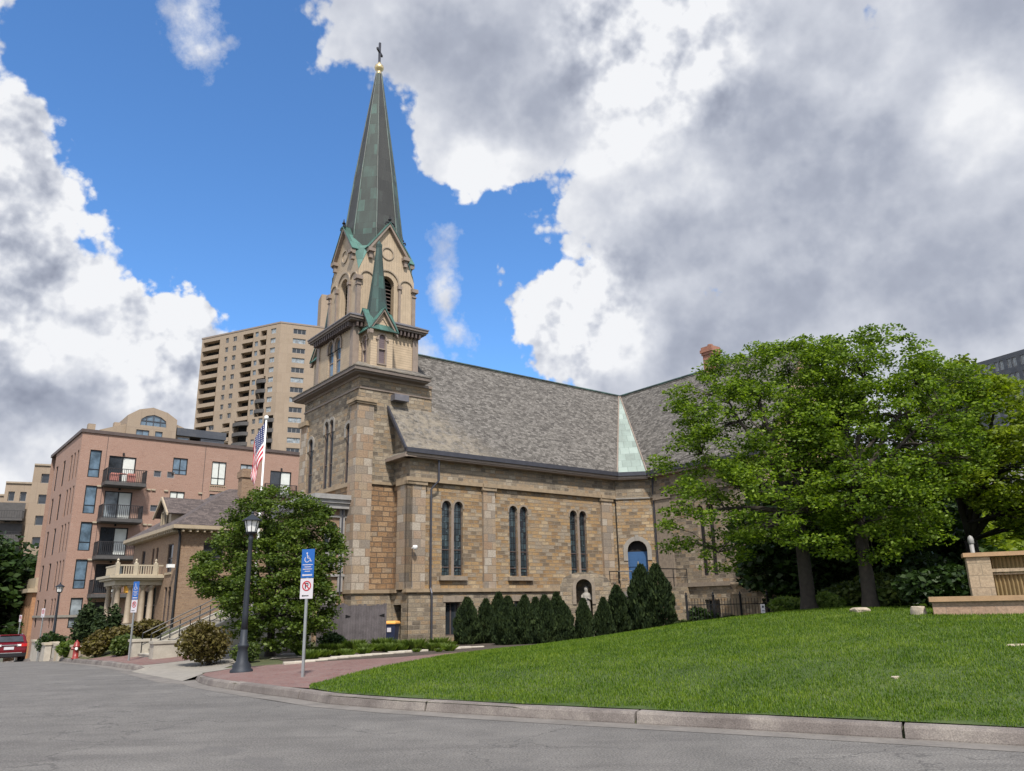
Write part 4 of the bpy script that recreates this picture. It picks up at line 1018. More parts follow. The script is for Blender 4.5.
def tree(name, label, cat, base, h, trunk_r, crowns, nclus, nleaf, leafsize, leafm, barkm='bark', lean=(0, 0), fork=.3, seed=1, clr=(.75, .28), group=None, nlimbs=6, dens_in=.35, droop=.12, topz=None):
    """crowns: ellipsoids (dx,dy,z,rx,ry,rz) relative to the base"""
    rg = np.random.default_rng(seed)
    t = thing(name, label, cat, base, 0, group)
    cr = np.array(crowns, float); vol = cr[:, 3] * cr[:, 4] * cr[:, 5]; pr = vol / vol.sum()
    C = []
    while len(C) < nclus:
        i = rg.choice(len(cr), p=pr); d = rg.normal(size=3); d /= np.linalg.norm(d)
        r = (rg.random() ** (1 / 3.)) if rg.random() < dens_in else (.78 + .26 * rg.random())
        p = cr[i, :3] + d * r * cr[i, 3:]
        # discard if deep inside another ellipsoid
        q = ((p - cr[:, :3]) / cr[:, 3:]); q = (q ** 2).sum(1); q[i] = 9
        if q.min() < .55 and rg.random() < .75: continue
        C.append(p)
    C = np.array(C)
    # limbs
    fz = h * fork; top = np.array([lean[0], lean[1], fz])
    limbs = [[np.zeros(3), top * np.array([.4, .4, .5]), top]]
    rads = [[trunk_r * 1.25, trunk_r, trunk_r * .85]]
    w = MB()
    w.tube([(0, 0, -.4), (0, 0, 0), (top[0] * .2, top[1] * .2, .45), tuple(top * np.array([.5, .5, .5])), tuple(top)], [trunk_r * 1.7, trunk_r * 1.4, trunk_r * 1.05, trunk_r * .95, trunk_r * .82], 10)
    nodes = [(top, trunk_r * .8)]
    for i in range(nlimbs):
        tgt = C[rg.integers(len(C))] if i >= len(cr) else cr[i, :3] + np.array([0, 0, cr[i, 5] * .3])
        a = top; pts = [tuple(a)]; rr = [trunk_r * .55]; n = 6
        mid = (a + tgt) / 2 + np.array([0, 0, .12 * np.linalg.norm(tgt - a)])
        for j in range(1, n + 1):
            s = j / n; p = (1 - s) ** 2 * a + 2 * s * (1 - s) * mid + s * s * tgt + rg.normal(size=3) * .07 * h / 10
            pts.append(tuple(p)); rr.append(trunk_r * .55 * (1 - s * .85)); nodes.append((p, rr[-1]))
        w.tube(pts, rr, 7)
    NP = np.array([q[0] for q in nodes]); NR = [q[1] for q in nodes]
    for c in C:
        if rg.random() > .7: continue
        d = np.linalg.norm(NP - c, axis=1) + (NP[:, 2] > c[2] + .3) * 2.0; j = int(d.argmin())
        a = NP[j]; m_ = (a + c) / 2 + np.array([0, 0, .1 * d[j]]) + rg.normal(size=3) * .06
        r0 = min(NR[j] * .6, .035 * h / 10 + .018)
        w.tube([tuple(a), tuple(m_), tuple(c)], [r0, r0 * .6, .008], 4)
    w.build('trunk', barkm, t, True, fix=False)
    R = np.stack([clr[0] * (.7 + .6 * rg.random(len(C)))] * 2 + [clr[1] * (.7 + .6 * rg.random(len(C)))], 1)
    leaves_mesh('crown', C, R, nleaf, leafsize, leafm, t, .35, droop, 1.7, rg)
    return t

def bush(name, label, cat, base, rx, rz, n, leafsize, mat, seed=1, group=None, blobs=6):
    rg = np.random.default_rng(seed); t = thing(name, label, cat, base, rg.random() * 6, group)
    C = [[rg.normal() * rx * .35, rg.normal() * rx * .35, rz * (.35 + .35 * rg.random())] for _ in range(blobs)] + [[0, 0, rz * .5]]
    R = [[rx * .55, rx * .55, rz * .42]] * blobs + [[rx * .75, rx * .75, rz * .5]]
    leaves_mesh('foliage', C, R, n // (blobs + 1), leafsize, mat, t, .6, 0, 1.7, rg)
    w = MB()
    for i in range(7): w.tube([(rg.normal() * .05, rg.normal() * .05, -.1), (rg.normal() * rx * .4, rg.normal() * rx * .4, rz * .75)], [.02, .006], 5)
    w.build('stem', 'bark_dark', t)
    return t

# ------------------------------------------------------------------ trees on the lawn
def P3(px, py, D): p = at(px, py, D); return np.array([p.x, p.y, p.z])
def crownset(base, L):
    """L: (px,py,D,r_px_x,r_px_y) -> ellipsoids relative to base"""
    out = []
    for px, py, D, rx, ry in L:
        p = P3(px, py, D) - np.array(base); k = D / FPX * 1.06
        out.append((p[0], p[1], p[2], rx * k, rx * k * .9, ry * k))
    return out
b1 = (*xy(811, 27.5), 0); b1 = (b1[0], b1[1], gz(b1[0], b1[1]))
tree('honey_locust', 'tall spreading honey locust nearest the church, its crown hiding the end of the slate roof', 'tree', b1, 10.5, .22,
     crownset(b1, [(752, 432, 27.0, 66, 42), (790, 392, 28, 60, 48), (716, 402, 27.5, 42, 34), (700, 462, 27, 42, 28), (742, 500, 26.4, 66, 36), (800, 470, 27, 60, 46), (694, 525, 27.3, 34, 24), (722, 555, 27, 26, 14), (745, 372, 28, 42, 28), (808, 522, 25.8, 42, 30)]),
     520, 100, .068, 'locust_leaf', seed=11, clr=(.46, .22), nlimbs=12, dens_in=.3, group='honey locust trees on the lawn')
b2 = (*xy(873, 26.4), 0); b2 = (b2[0], b2[1], gz(b2[0], b2[1]))
tree('honey_locust', 'tall honey locust with the highest crown top, second trunk from the church', 'tree', b2, 10.5, .20,
     crownset(b2, [(868, 372, 27.5, 58, 36), (880, 430, 27.0, 66, 44), (920, 396, 28, 50, 36), (828, 440, 27.2, 46, 36), (880, 492, 26.2, 60, 34), (935, 452, 27.6, 42, 36), (842, 362, 28.4, 36, 20), (868, 530, 25.8, 36, 26), (905, 520, 26.3, 30, 22)]),
     520, 100, .068, 'locust_leaf', seed=12, clr=(.46, .22), nlimbs=12, dens_in=.3, group='honey locust trees on the lawn')
b3 = (*xy(985, 31), 0); b3 = (b3[0], b3[1], gz(b3[0], b3[1]) - .1)
tree('honey_locust', 'pale yellow-green honey locust with dark spreading limbs rising behind the stone screen wall', 'tree', b3, 10, .24,
     crownset(b3, [(980, 418, 30, 44, 36), (1030, 448, 30, 48, 34), (950, 440, 31, 40, 36), (1000, 465, 29, 60, 30), (1070, 470, 30, 70, 50), (940, 385, 31, 26, 18), (968, 380, 31, 26, 16), (1000, 400, 30, 24, 20)]),
     420, 105, .085, 'locust_leaf_bright', 'bark_dark', fork=.22, seed=13, clr=(.5, .26), nlimbs=11, dens_in=.35, group='honey locust trees on the lawn')
# darker trees closing the view behind them
def bgtree(px, D, h, r, label, leafm='dark_leaf', seed=5, cat='tree', nm='broadleaf_tree', nc=150, nl=70, ls=.2, base=None, bz=None, gp='trees behind the lawn'):
    x, y = xy(px, D); z = gz(x, y) if bz is None else bz
    tree(nm, label, cat, (x, y, z), h, .2, [(0, 0, h * .62, r, r, h * .33), (r * .4, 0, h * .42, r * .8, r * .8, h * .26), (-r * .45, .2, h * .46, r * .8, r * .8, h * .28)], nc, nl, ls, leafm, 'bark_dark', seed=seed, clr=(r * .3, r * .2), nlimbs=5, dens_in=.5, group=gp, droop=.1)
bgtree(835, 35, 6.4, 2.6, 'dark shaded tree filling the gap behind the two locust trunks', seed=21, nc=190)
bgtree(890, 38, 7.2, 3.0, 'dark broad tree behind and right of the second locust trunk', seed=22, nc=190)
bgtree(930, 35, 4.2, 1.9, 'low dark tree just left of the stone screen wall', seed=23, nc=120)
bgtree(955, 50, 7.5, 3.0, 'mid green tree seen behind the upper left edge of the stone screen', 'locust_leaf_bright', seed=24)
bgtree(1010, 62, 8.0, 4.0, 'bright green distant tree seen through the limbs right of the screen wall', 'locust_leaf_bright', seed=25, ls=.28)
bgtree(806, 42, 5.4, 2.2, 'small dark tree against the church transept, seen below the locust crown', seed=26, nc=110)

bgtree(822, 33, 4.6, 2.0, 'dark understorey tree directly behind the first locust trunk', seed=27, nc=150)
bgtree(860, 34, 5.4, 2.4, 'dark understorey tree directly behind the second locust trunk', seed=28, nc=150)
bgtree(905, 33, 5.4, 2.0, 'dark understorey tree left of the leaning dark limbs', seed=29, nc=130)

# small crab apple in front of the tower
b4 = (*xy(272, 31), 0); b4 = (b4[0], b4[1], gz(b4[0], b4[1]))
tree('crab_apple', 'low round dense green tree in front of the church tower, behind the lamp post', 'tree', b4, 5.6, .15,
     crownset(b4, [(277, 522, 31, 42, 30), (262, 508, 31, 24, 16), (225, 545, 31.2, 22, 22), (244, 562, 31, 38, 34), (305, 548, 30.6, 32, 34), (274, 590, 30, 46, 40), (222, 572, 31.4, 24, 20), (292, 602, 30.2, 36, 32), (318, 530, 31, 20, 22), (252, 606, 30.5, 24, 26), (280, 622, 30, 40, 20)]),
     400, 125, .07, 'crab_leaf', 'bark_dark', fork=.2, seed=31, clr=(.42, .2), nlimbs=9, dens_in=.45, droop=.1)

# far left trees
for i, (px, D, h, r, lab) in enumerate([(12, 98, 10.5, 5.0, 'dark green rounded tree at the left edge beyond the red car'), (-22, 92, 13, 6, 'tall dark tree cut off by the left edge of the picture'), (30, 118, 12, 5, 'green tree standing between the low orange brick building and the stepped flats')]):
    bgtree(px, D, h, r, lab, 'crab_leaf' if i != 1 else 'dark_leaf', 40 + i, nc=170, nl=90, ls=.42, bz=-3.0 - i * .6, gp='trees at the bottom of the street')

# arborvitae row
def cedar(name, seed, h, r, n):
    rg = np.random.default_rng(seed); k = n
    z = rg.random(k) ** 1.05 * .97; prof_ = np.clip(np.where(z < .12, .75 + z * 2.1, 1.0 - ((z - .12) / .88) ** 2.3), .03, 1)
    a = rg.random(k) * 2 * PI; lump = 1 + .16 * np.sin(3 * a + seed + z * 9) + .12 * np.sin(5 * a - z * 19)
    rad = r * prof_ * lump * (.72 + .3 * rg.random(k) ** .5)
    C = np.stack([rad * np.cos(a), rad * np.sin(a), z * h + .03], 1)
    V = []; 
    tz = np.stack([np.cos(a) * .35, np.sin(a) * .35, np.ones(k)], 1) + rg.normal(size=(k, 3)) * .28; tz /= np.linalg.norm(tz, axis=1)[:, None]
    sd_ = np.cross(tz, rg.normal(size=(k, 3))); sd_ /= np.linalg.norm(sd_, axis=1)[:, None]
    s = (.10 + .10 * rg.random(k))[:, None] * (h / 2.4) ** .3
    V = np.stack([C - tz * s * .5, C + sd_ * s * .27, C + tz * s * .75, C - sd_ * s * .27], 1).reshape(-1, 3)
    me = bpy.data.meshes.new(name); me.vertices.add(len(V)); me.vertices.foreach_set('co', V.astype(np.float32).ravel())
    me.loops.add(len(V)); me.loops.foreach_set('vertex_index', np.arange(len(V), dtype=np.int32)); me.polygons.add(k)
    me.polygons.foreach_set('loop_start', np.arange(0, 4 * k, 4, dtype=np.int32)); me.polygons.foreach_set('loop_total', np.full(k, 4, dtype=np.int32)); me.update(); me.validate()
    me.materials.append(MATS['cedar_leaf']); return me
CED = [cedar('foliage', 50 + i, 1.0 * hh, rr, 5200) for i, (hh, rr) in enumerate([(2.0, .58), (2.0, .50), (1.8, .40), (3.0, .72)])]
stemm = MB(); stemm.tube([(0, 0, -.2), (0, 0, .9)], [.06, .02], 6); stem0 = None
ceds = [(467, 36.5, 0, 1.02, 'broad dark cedar, first of the row at the left end by the basement window'), (486, 37.2, 1, .98, 'narrow dark cedar second from the left end, tucked behind the front row'),
        (508, 34.6, 0, 1.0, 'round-topped cedar with a bright tip, third from the left end'), (499, 38.4, 2, 1.25, 'thin spiky cedar showing only its tip above the left of the row'),
        (525, 34.4, 1, 1.0, 'rounded cedar fourth from the left, close against its neighbours'), (545, 34.2, 1, .98, 'cedar with a lighter green front left of the stone grotto'),
        (563, 34.4, 0, .84, 'short squat cedar immediately left of the grotto opening'), (557, 37.6, 3, .74, 'tall dark cedar rising behind the row at the left side of the grotto'),
        (536, 37.8, 2, 1.1, 'slim cedar in the second row behind the middle of the hedge'), (584, 34.4, 2, .97, 'small pointed cedar standing alone in front of the statue niche'), (604, 35.0, 2, .98, 'small brownish-tipped cedar right of the niche'),
        (618, 36.2, 1, 1.15, 'medium cedar below the church side steps'), (644, 36.5, 1, 1.55, 'tall slim cedar half hiding the blue door'), (659, 36.0, 3, 1.03, 'tallest and widest cedar at the right end of the row')]
for i, (px, D, k, sc, lab) in enumerate(ceds):
    x, y = xy(px, D); t = thing('arborvitae', lab, 'shrub', (x, y, gz(x, y) - .03), i * 1.3, 'evergreens planted in front of the church'); t.scale = (sc * random.uniform(.94, 1.06), sc, sc)
    f = bpy.data.objects.new('foliage', CED[k]); COL.objects.link(f); f.parent = t
    if stem0 is None: stem0 = stemm.build('stem', 'bark_dark', t)
    else: q = stem0.copy(); COL.objects.link(q); q.parent = t

# other shrubs
def bsh(px, D, rx, rz, n, ls, mat, lab, seed, nm='shrub', cat='shrub', gp=None, dz=0):
    x, y = xy(px, D); bush(nm, lab, cat, (x, y, gz(x, y) + dz), rx, rz, n, ls, mat, seed, gp)
bsh(213, 28.6, .95, 1.3, 7000, .07, 'brown_leaf', 'rusty brown round shrub at the foot of the concrete steps', 60)
bsh(252, 28.3, .45, .6, 2000, .07, 'bush_leaf', 'small green shrub between the lamp post and the brown shrub', 61)
bsh(330, 33.2, .7, .7, 2500, .08, 'dark_leaf', 'low dark shrub left of the wooden fence', 62)
for i, (px, D, rx, rz, mat, lab) in enumerate([(905, 27.0, .9, .8, 'bush_leaf', 'yellow-green flowering bush in the bed left of the small arched boulder'), (880, 30, 1.1, 1.2, 'bush_leaf', 'leafy green bush behind the yellow-green one'), (942, 25.5, 1.0, 1.1, 'dark_leaf', 'dark green bush against the left side of the seat wall'),
        (925, 31, 1.5, 1.7, 'dark_leaf', 'large dark bush right of the second locust trunk'), (850, 29.5, .9, .8, 'bush_leaf', 'low ragged bush between the two locust trunks'), (833, 27.5, .4, .45, 'weed_leaf', 'small weedy plant just right of the first locust trunk'), (795, 33, .7, .8, 'dark_leaf', 'dark bush at the right end of the iron fence'),
        (702, 38, .6, 1.0, 'dark_leaf', 'dark shrub inside the iron fence at its left end'), (735, 38.5, 1.0, .5, 'dark_leaf', 'low hedge plants inside the iron fence'), (980, 33, 1.5, 1.8, 'bush_leaf', 'green bush hidden partly by the stone pillar'),(790, 30, .8, .6, 'weed_leaf', 'weedy clump left of the first locust trunk'), (683, 35.5, .5, .5, 'bush_leaf', 'small green plant at the foot of the tallest cedar')]):
    bsh(px, D, rx, rz, 3200, .11, mat, lab, 70 + i, gp='shrubs along the back of the lawn')
# perennial clumps in the bed: one clump with parts, then copies
def weed(name, n, h, r, seed):
    rg = np.random.default_rng(seed); a = rg.random(n) * 2 * PI; rr = r * rg.random(n) ** .5 * .5
    B = np.stack([rr * np.cos(a), rr * np.sin(a), np.zeros(n)], 1); tip = B + np.stack([np.cos(a) * r * rg.random(n), np.sin(a) * r * rg.random(n), h * (.55 + .45 * rg.random(n))], 1)
    sd_ = np.stack([-np.sin(a), np.cos(a), np.zeros(n)], 1) * .022; mid = (B + tip) / 2 + np.array([0, 0, h * .12])
    V = np.stack([B - sd_, B + sd_, mid + sd_ * 1.2, tip, mid - sd_ * 1.2], 1).reshape(-1, 3)
    me = bpy.data.meshes.new(name); me.vertices.add(len(V)); me.vertices.foreach_set('co', V.astype(np.float32).ravel())
    me.loops.add(len(V)); me.loops.foreach_set('vertex_index', np.arange(len(V), dtype=np.int32)); me.polygons.add(n)
    me.polygons.foreach_set('loop_start', np.arange(0, 5 * n, 5, dtype=np.int32)); me.polygons.foreach_set('loop_total', np.full(n, 5, dtype=np.int32)); me.update(); me.validate()
    me.materials.append(MATS['weed_leaf']); return me
WD = [weed('leafy_perennial', 300, .50, .42, 1), weed('leafy_perennial', 200, .34, .34, 2), weed('leafy_perennial', 150, .24, .28, 3)]
for i in range(40):
    px = 300 + i * 3.95 + random.uniform(-6, 6); D = random.uniform(27.5, 31.5) + (px - 300) * .012
    if i % 3 == 0: D = random.uniform(30.5, 33.5)
    x, y = xy(px, D); o = bpy.data.objects.new('leafy_perennial', WD[i % 3]); COL.objects.link(o); o.location = (x, y, gz(x, y)); o.rotation_euler = (0, 0, i * 2.1); k = random.uniform(.55, 1.15); o.scale = (k, k, k)
    tag(o, 'leafy green clump of perennials in the bed before the church wall', 'plant', 'perennials in the stone-edged bed')
# pale edging stones
for i in range(17):
    px = 296 + i * 11.2; py = 664.5 - i * 1.05; D = 25.9 + i * .42
    x, y = xy(px, D); w = MB(); L = random.uniform(.55, .7); w.box(-L / 2, L / 2, -.11, .11, -.05, random.uniform(.04, .08))
    bm_ = w.build('edging_stone', 'white_block'); bv = bm_.modifiers.new('bevel', 'BEVEL'); bv.width = .02; bv.segments = 2
    bm_.location = (x, y, gz(x, y)); bm_.rotation_euler = (0, 0, math.radians(24) + random.uniform(-.08, .08)); tag(bm_, 'pale rectangular edging stone lying along the front of the plant bed', 'stone', 'edging stones of the plant bed')

# grass blades on the lawn
def blades():
    n = 330000; rg = np.random.default_rng(99); P = np.array(LAWN)
    X_, Y_ = [], []
    while len(X_) < n:
        # denser close to the camera
        k = 60000; az = np.radians(rg.uniform(-22, 42, k)); D = 9 + 27 * rg.random(k) ** 1.25
        x = np.sin(az) * D; y = np.cos(az) * D
        ins = np.zeros(k, bool); j = len(P) - 1
        for i in range(len(P)):
            c = ((P[i, 1] > y) != (P[j, 1] > y)) & (x < (P[j, 0] - P[i, 0]) * (y - P[i, 1]) / (P[j, 1] - P[i, 1] + 1e-9) + P[i, 0]); ins ^= c; j = i
        X_ += list(x[ins]); Y_ += list(y[ins])
    x = np.array(X_[:n]); y = np.array(Y_[:n])
    # height from the lawn mesh itself on a grid
    gx = np.arange(-6, 36, .5); gy = np.arange(2, 40, .5); G = np.array([[groundz(a, b_) for b_ in gy] for a in gx])
    fx = (x + 6) / .5; fy = (y - 2) / .5; i0 = np.clip(fx.astype(int), 0, len(gx) - 2); j0 = np.clip(fy.astype(int), 0, len(gy) - 2); tx = fx - i0; ty = fy - j0
    z = G[i0, j0] * (1 - tx) * (1 - ty) + G[i0 + 1, j0] * tx * (1 - ty) + G[i0, j0 + 1] * (1 - tx) * ty + G[i0 + 1, j0 + 1] * tx * ty
    near = np.interp(np.hypot(x, y), [9, 30], [1, 1.5])
    tuft = .5 + .5 * np.sin(x * 1.9 + np.sin(y * 1.3) * 2) * np.sin(y * 2.3 + np.sin(x * .9) * 2)
    h = (.022 + .026 * rg.random(n) + .016 * tuft) * near; wd = .0075 * near
    a = rg.random(n) * 2 * PI; ln = rg.random(n) * .7 * h
    B = np.stack([x, y, z], 1); s = np.stack([np.cos(a), np.sin(a), np.zeros(n)], 1) * wd[:, None]
    T_ = B + np.stack([-np.sin(a) * ln, np.cos(a) * ln, h], 1)
    V = np.stack([B - s, B + s, T_], 1).reshape(-1, 3)
    me = bpy.data.meshes.new('grass_blades'); me.vertices.add(len(V)); me.vertices.foreach_set('co', V.astype(np.float32).ravel())
    me.loops.add(len(V)); me.loops.foreach_set('vertex_index', np.arange(len(V), dtype=np.int32)); me.polygons.add(n)
    me.polygons.foreach_set('loop_start', np.arange(0, 3 * n, 3, dtype=np.int32)); me.polygons.foreach_set('loop_total', np.full(n, 3, dtype=np.int32)); me.update(); me.validate()
    o = link('grass', me, 'grass_blade'); tag(o, 'short mown green grass of the lawn', 'grass', kind='stuff')
blades()


# ------------------------------------------------------------------ buildings
def win(face, u0, u1, z0, z1, parent, framem, glassm, depth=.12, t=.06, mull=(), bars=(), name='window', paned='pane'):
    f = lancet(face, u0, u1, z0, z1, glassm, depth, parent, framem, t, bars, name, False, mull); return f
def railing(face, u0, u1, d0, d1, z0, h, parent, mat='black_rail', step=.14, name='railing', bar=.018):
    w = MB()
    def run(a, b2, L, fn):
        n = max(1, int(L / step))
        for i in range(n + 1): fn(a + (b2 - a) * i / n)
    if d1 > d0:
        run(u0, u1, abs(u1 - u0), lambda u: face.box(w, u - bar, u + bar, d1 - .03, d1, z0, z0 + h))
        for u in (u0, u1): run(d0, d1, abs(d1 - d0), lambda d: face.box(w, u - .015, u + .015, d - bar, d + bar, z0, z0 + h))
        for z in (z0 + .06, z0 + h): 
            face.box(w, u0 - .02, u1 + .02, d1 - .04, d1 + .01, z - .03, z + .02)
            for u in (u0, u1): face.box(w, u - .025, u + .025, d0, d1, z - .03, z + .02)
    else:
        run(u0, u1, abs(u1 - u0), lambda u: face.box(w, u - bar, u + bar, d1 - .03, d1, z0, z0 + h))
        for z in (z0 + .06, z0 + h): face.box(w, u0 - .02, u1 + .02, d1 - .04, d1 + .01, z - .03, z + .02)
    return w.build(name, mat, parent)

# --- the pink brick flats
AH = math.radians(50.7); k_ = 72 / 66.
ca = at(83, 432, 72)
apt = thing('apartment_building', 'pink brick block of flats with black steel balconies behind the small tan house', 'building', (ca.x, ca.y, 0), math.radians(90) - AH)
AF = Face((0, 0, 0), (1, 0, 0), (0, -1, 0)); AL = Face((0, 0, 0), (0, 1, 0), (-1, 0, 0))
AT = ca.z; AW = 23.0; AD = 11.6
tops = [14.82 - 2.98 * i for i in range(5)]
holesF, holesL = [], []
Fw = []; Fd = []; Fs = []; Lw = []
for i, tp in enumerate(tops):
    Fw.append((.74, 1.62, tp - 2.3, tp)); Fd.append((2.22, 4.35, tp - 2.65, tp - .35))
    if i < 3:
        for u in (5.85, 6.95): Fs.append((u, u + .62, tp - 1.85, tp - 1.3)) if u < 6 or i < 3 else None
    if i < 3:
        Fw += [(7.95 if 0 else 8.0, 9.25, tp - 1.5, tp), (10.75, 12.05, tp - 2.15, tp), (13.35, 14.65, tp - 2.15, tp)]; Fd.append((16.25, 18.35, tp - 2.65, tp - .35))
        
    for a, b2 in ((.55, 1.15), (1.9, 2.55), (3.2, 3.9), (6.2, 7.2), (9.7, 10.7)): Lw.append((a, b2, tp - 2.3, tp))
Fw = [(u0 - (.65 if abs(u0 - 8.0) < .01 else 0), u1 - (.65 if abs(u0 - 8.0) < .01 else 0), a, b2) for u0, u1, a, b2 in Fw]
w = MB(); AF.panel(w, rect(0, AW, -5, AT), [rect(*q) for q in Fw + Fd + Fs], .22); AL.panel(w, rect(0, AD, -7, AT), [rect(*q) for q in Lw], .22)
w.box(AW - .05, AW, 0, 14, -5, AT); w.box(0, AW, 13.95, 14, -5, AT)
w.build('wall', 'pink_brick', apt)
w = MB(); w.box(-.12, AW + .1, -.12, 14, AT, AT + .28); w.box(.3, AW - .3, .3, 13.7, AT - .02, AT + .02); w.build('roof_edge', 'brown_trim', apt)
w = MB(); AF.box(w, -.08, AW, 0, .09, 1.42, 1.60); AL.box(w, -.08, AD, 0, .088, 1.42, 1.60); w.build('base_ledge', 'concrete_warm', apt)
w = MB(); AF.box(w, 10.05, 10.09, 0, .015, 2, AT - .1); AF.box(w, 1.95, 1.99, 0, .012, 2, AT - .1) ; w.build('control_joint', 'brown_trim', apt)
for i, (a, b2, z0, z1) in enumerate(Fw):
    win(AF, a, b2, z0, z1, apt, 'black_metal', ['curtain', 'dark_glass', 'blue_glass', 'pale_glass'][(i * 5 + 2) % 4] if b2 - a < 1 else ['pale_glass', 'blue_glass', 'curtain'][i % 3], .14, .07, mull=(.5,) if b2 - a > 1 else (), bars=(.3,))
for i, (a, b2, z0, z1) in enumerate(Fd):
    f = win(AF, a, b2, z0, z1, apt, 'black_metal', ['dark_glass', 'dark_glass', 'pale_glass', 'pale_glass', 'dark_glass', 'pale_glass'][i % 6], .14, .07, mull=(.5,), name='balcony_door')
    w = MB(); c = (a + b2) / 2; AF.box(w, c + .08, b2 - .1, -.13, -.12, z0 + .1, z1 - .1); w.build('curtain', 'curtain', f)
    w = MB(); AF.box(w, c - .07, c + .07, 0, .12, z1 + .1, z1 + .3); w.build('wall_light', 'black_metal', f)
for a, b2, z0, z1 in Fs: win(AF, a, b2, z0, z1, apt, 'grey_trim', 'slate_panel', .1, .05, name='vent_grille')
for i, (a, b2, z0, z1) in enumerate(Lw): win(AL, a, b2, z0, z1, apt, 'black_metal', ['dark_glass', 'blue_glass', 'dark_glass'][i % 3], .14, .07, bars=(.3,))
for i in range(5):
    zf = tops[i] - 2.72
    if i < 4:
        w = MB(); AF.box(w, 1.85, 5.0, 0, 1.5, zf - .28, zf); AF.box(w, 1.9, 4.95, 0, 1.42, zf - .34, zf - .28); sb = w.build('balcony', 'slab_dark', apt)
        railing(AF, 1.9, 4.95, .02, 1.46, zf, 1.08, sb)
    if i < 3:
        w = MB(); AF.box(w, 15.7, 18.9, 0, .35, zf - .15, zf); sb = w.build('balcony', 'slab_dark', apt); railing(AF, 15.75, 18.85, .02, .33, zf, 1.05, sb)
        for u in (10.75, 13.35): railing(AF, u - .05, u + 1.35, 0, .05, zf + .0, 0.5, apt, 'cream_dull', name='window_guard', step=.2)
w = MB(); AF.box(w, 2.3, 2.9, .6, 1.1, tops[0] - 2.70, tops[0] - 1.95); AF.box(w, 3.6, 4.2, .6, 1.1, tops[0] - 2.70, tops[0] - 1.9); w.lathe(tuple(AF.P(3.2, tops[0] - 2.7, .8)), [(.02, 0), (.02, .7), (.35, .72), (.35, .76)], 10)
tag(w.build('patio_furniture', 'light_pink', None), 'pink cushioned patio chairs and table on the top balcony of the pink flats', 'patio set').matrix_world = Matrix.Translation((ca.x, ca.y, 0)) @ Matrix.Rotation(math.radians(90) - AH, 4, 'Z')
# small lights under the sills
for i in range(3):
    for u in (1.72, 5.55, 5.95, 7.0, 9.9): 
        w = MB(); AF.box(w, u - .16, u + .16, 0, .12, tops[i] - 3.05, tops[i] - 2.93); w.build('vent_cap', 'cream_paint', apt)

# --- low orange brick building with louvered bays beyond the flats
lb = thing('brick_annex', 'low orange brick building with tall dark louvers down the street beyond the pink flats', 'building', (ca.x, ca.y, 0), math.radians(90) - AH)
w = MB(); lh = []
for i in range(7): lh.append((12.6 + i * 1.35, 12.95 + i * 1.35, .3 if 1 else 0, 2.6))
F2 = Face((-.3, 0, 0), (0, 1, 0), (-1, 0, 0)); F2.panel(w, rect(11.6, 24, -7, 3.6), [rect(*q) for q in lh], .3); w.box(-.3, 12, 11.6, 11.7, -6, 3.59); w.box(-.3, 12, 23.9, 24, -7, 3.59); w.build('wall', 'orange_brick', lb)
w = MB(); w.box(-.75, 12, 11.3, 24.3, 3.6, 3.95); w.box(-.2, 12, 11.6, 24, 3.95, 4.9); w.build('cornice', 'cream_dull', lb)
for q in lh: win(F2, *q, lb, 'brown_trim', 'dark_void', .2, .05, name='louver')
for q in (12.2, 14.6): win(Face((-.32, 0, 0), (0, 1, 0), (-1, 0, 0)), q, q + 1.6, -5.5, -1.2, lb, 'brown_trim', 'dark_glass', -.02, .1, mull=(.33, .66), name='door')

# --- tan high-rise
hc = at(281, 322.5, 230)
UL = Vector((math.sin(math.radians(-65.4)), math.cos(math.radians(-65.4)), 0)); UR = Vector((math.sin(math.radians(66)), math.cos(math.radians(66)), 0))
WL = Vector((-UL.y, UL.x, 0)); WL = WL if WL.dot(hc) < 0 else -WL; WR = Vector((-UR.y, UR.x, 0)); WR = WR if WR.dot(hc) < 0 else -WR
hr = thing('high_rise', 'tall tan high-rise block of flats with recessed balconies behind the church steeple', 'building', (hc.x, hc.y, 0))
HL = Face((0, 0, 0), UL, WL); HRt = Face((0, 0, 0), UR, WR)
NR = 15; zt = [84.2 - 3.08 * i for i in range(NR)]
balc, wl, wr_, wll = [], [], [], []
for i, z in enumerate(zt):
    if i < 9:
        balc.append((24.3, 31.3, z - 2.3, z)); 
        balc.append((10.6, 14.8, z - 2.3, z)); 
        if i < 5: balc.append((5.3, 7.6, z - 2.3, z))
        wl += [(20.6, 21.9, z - 1.6, z), (17.3, 18.8, z - 1.6, z)]
    else:
        balc.append((26.8, 31.3, z - 1.9, z)); wl.append((23.8, 25.9, z - 1.5, z)); balc.append((17.4, 20.4, z - 1.9, z)) if i % 1 == 0 else None
        wl += [(7.4, 8.7, z - 1.5, z)] if i < 14 else []
    if i < 9: wl.append((8.6, 9.9, z - 1.6, z)); 
    wl.append((1.7 if i < 9 else 4.6, 3.7 if i < 9 else 6.2, z - 1.6, z))
    wr_.append((3.8, 7.6, z - 1.6, z)); wr_.append((12.6, 15.6, z - 1.6, z))
dk = [(4.6, 7.9, zt[8] - 2.5, zt[5] + .6), (10.4, 15.6, zt[13] - 2, zt[9] + .4), (-.02 + .6, 3.8, zt[13] - 2, zt[9] + .4)]
w = MB(); HL.panel(w, rect(0, 32, -5, 85.6), [rect(*q) for q in balc + wl + dk], 1.9); HRt.panel(w, rect(0, 30, -5, 85.6), [rect(*q) for q in wr_], .4)
e = UL * 32; e2 = UR * 30
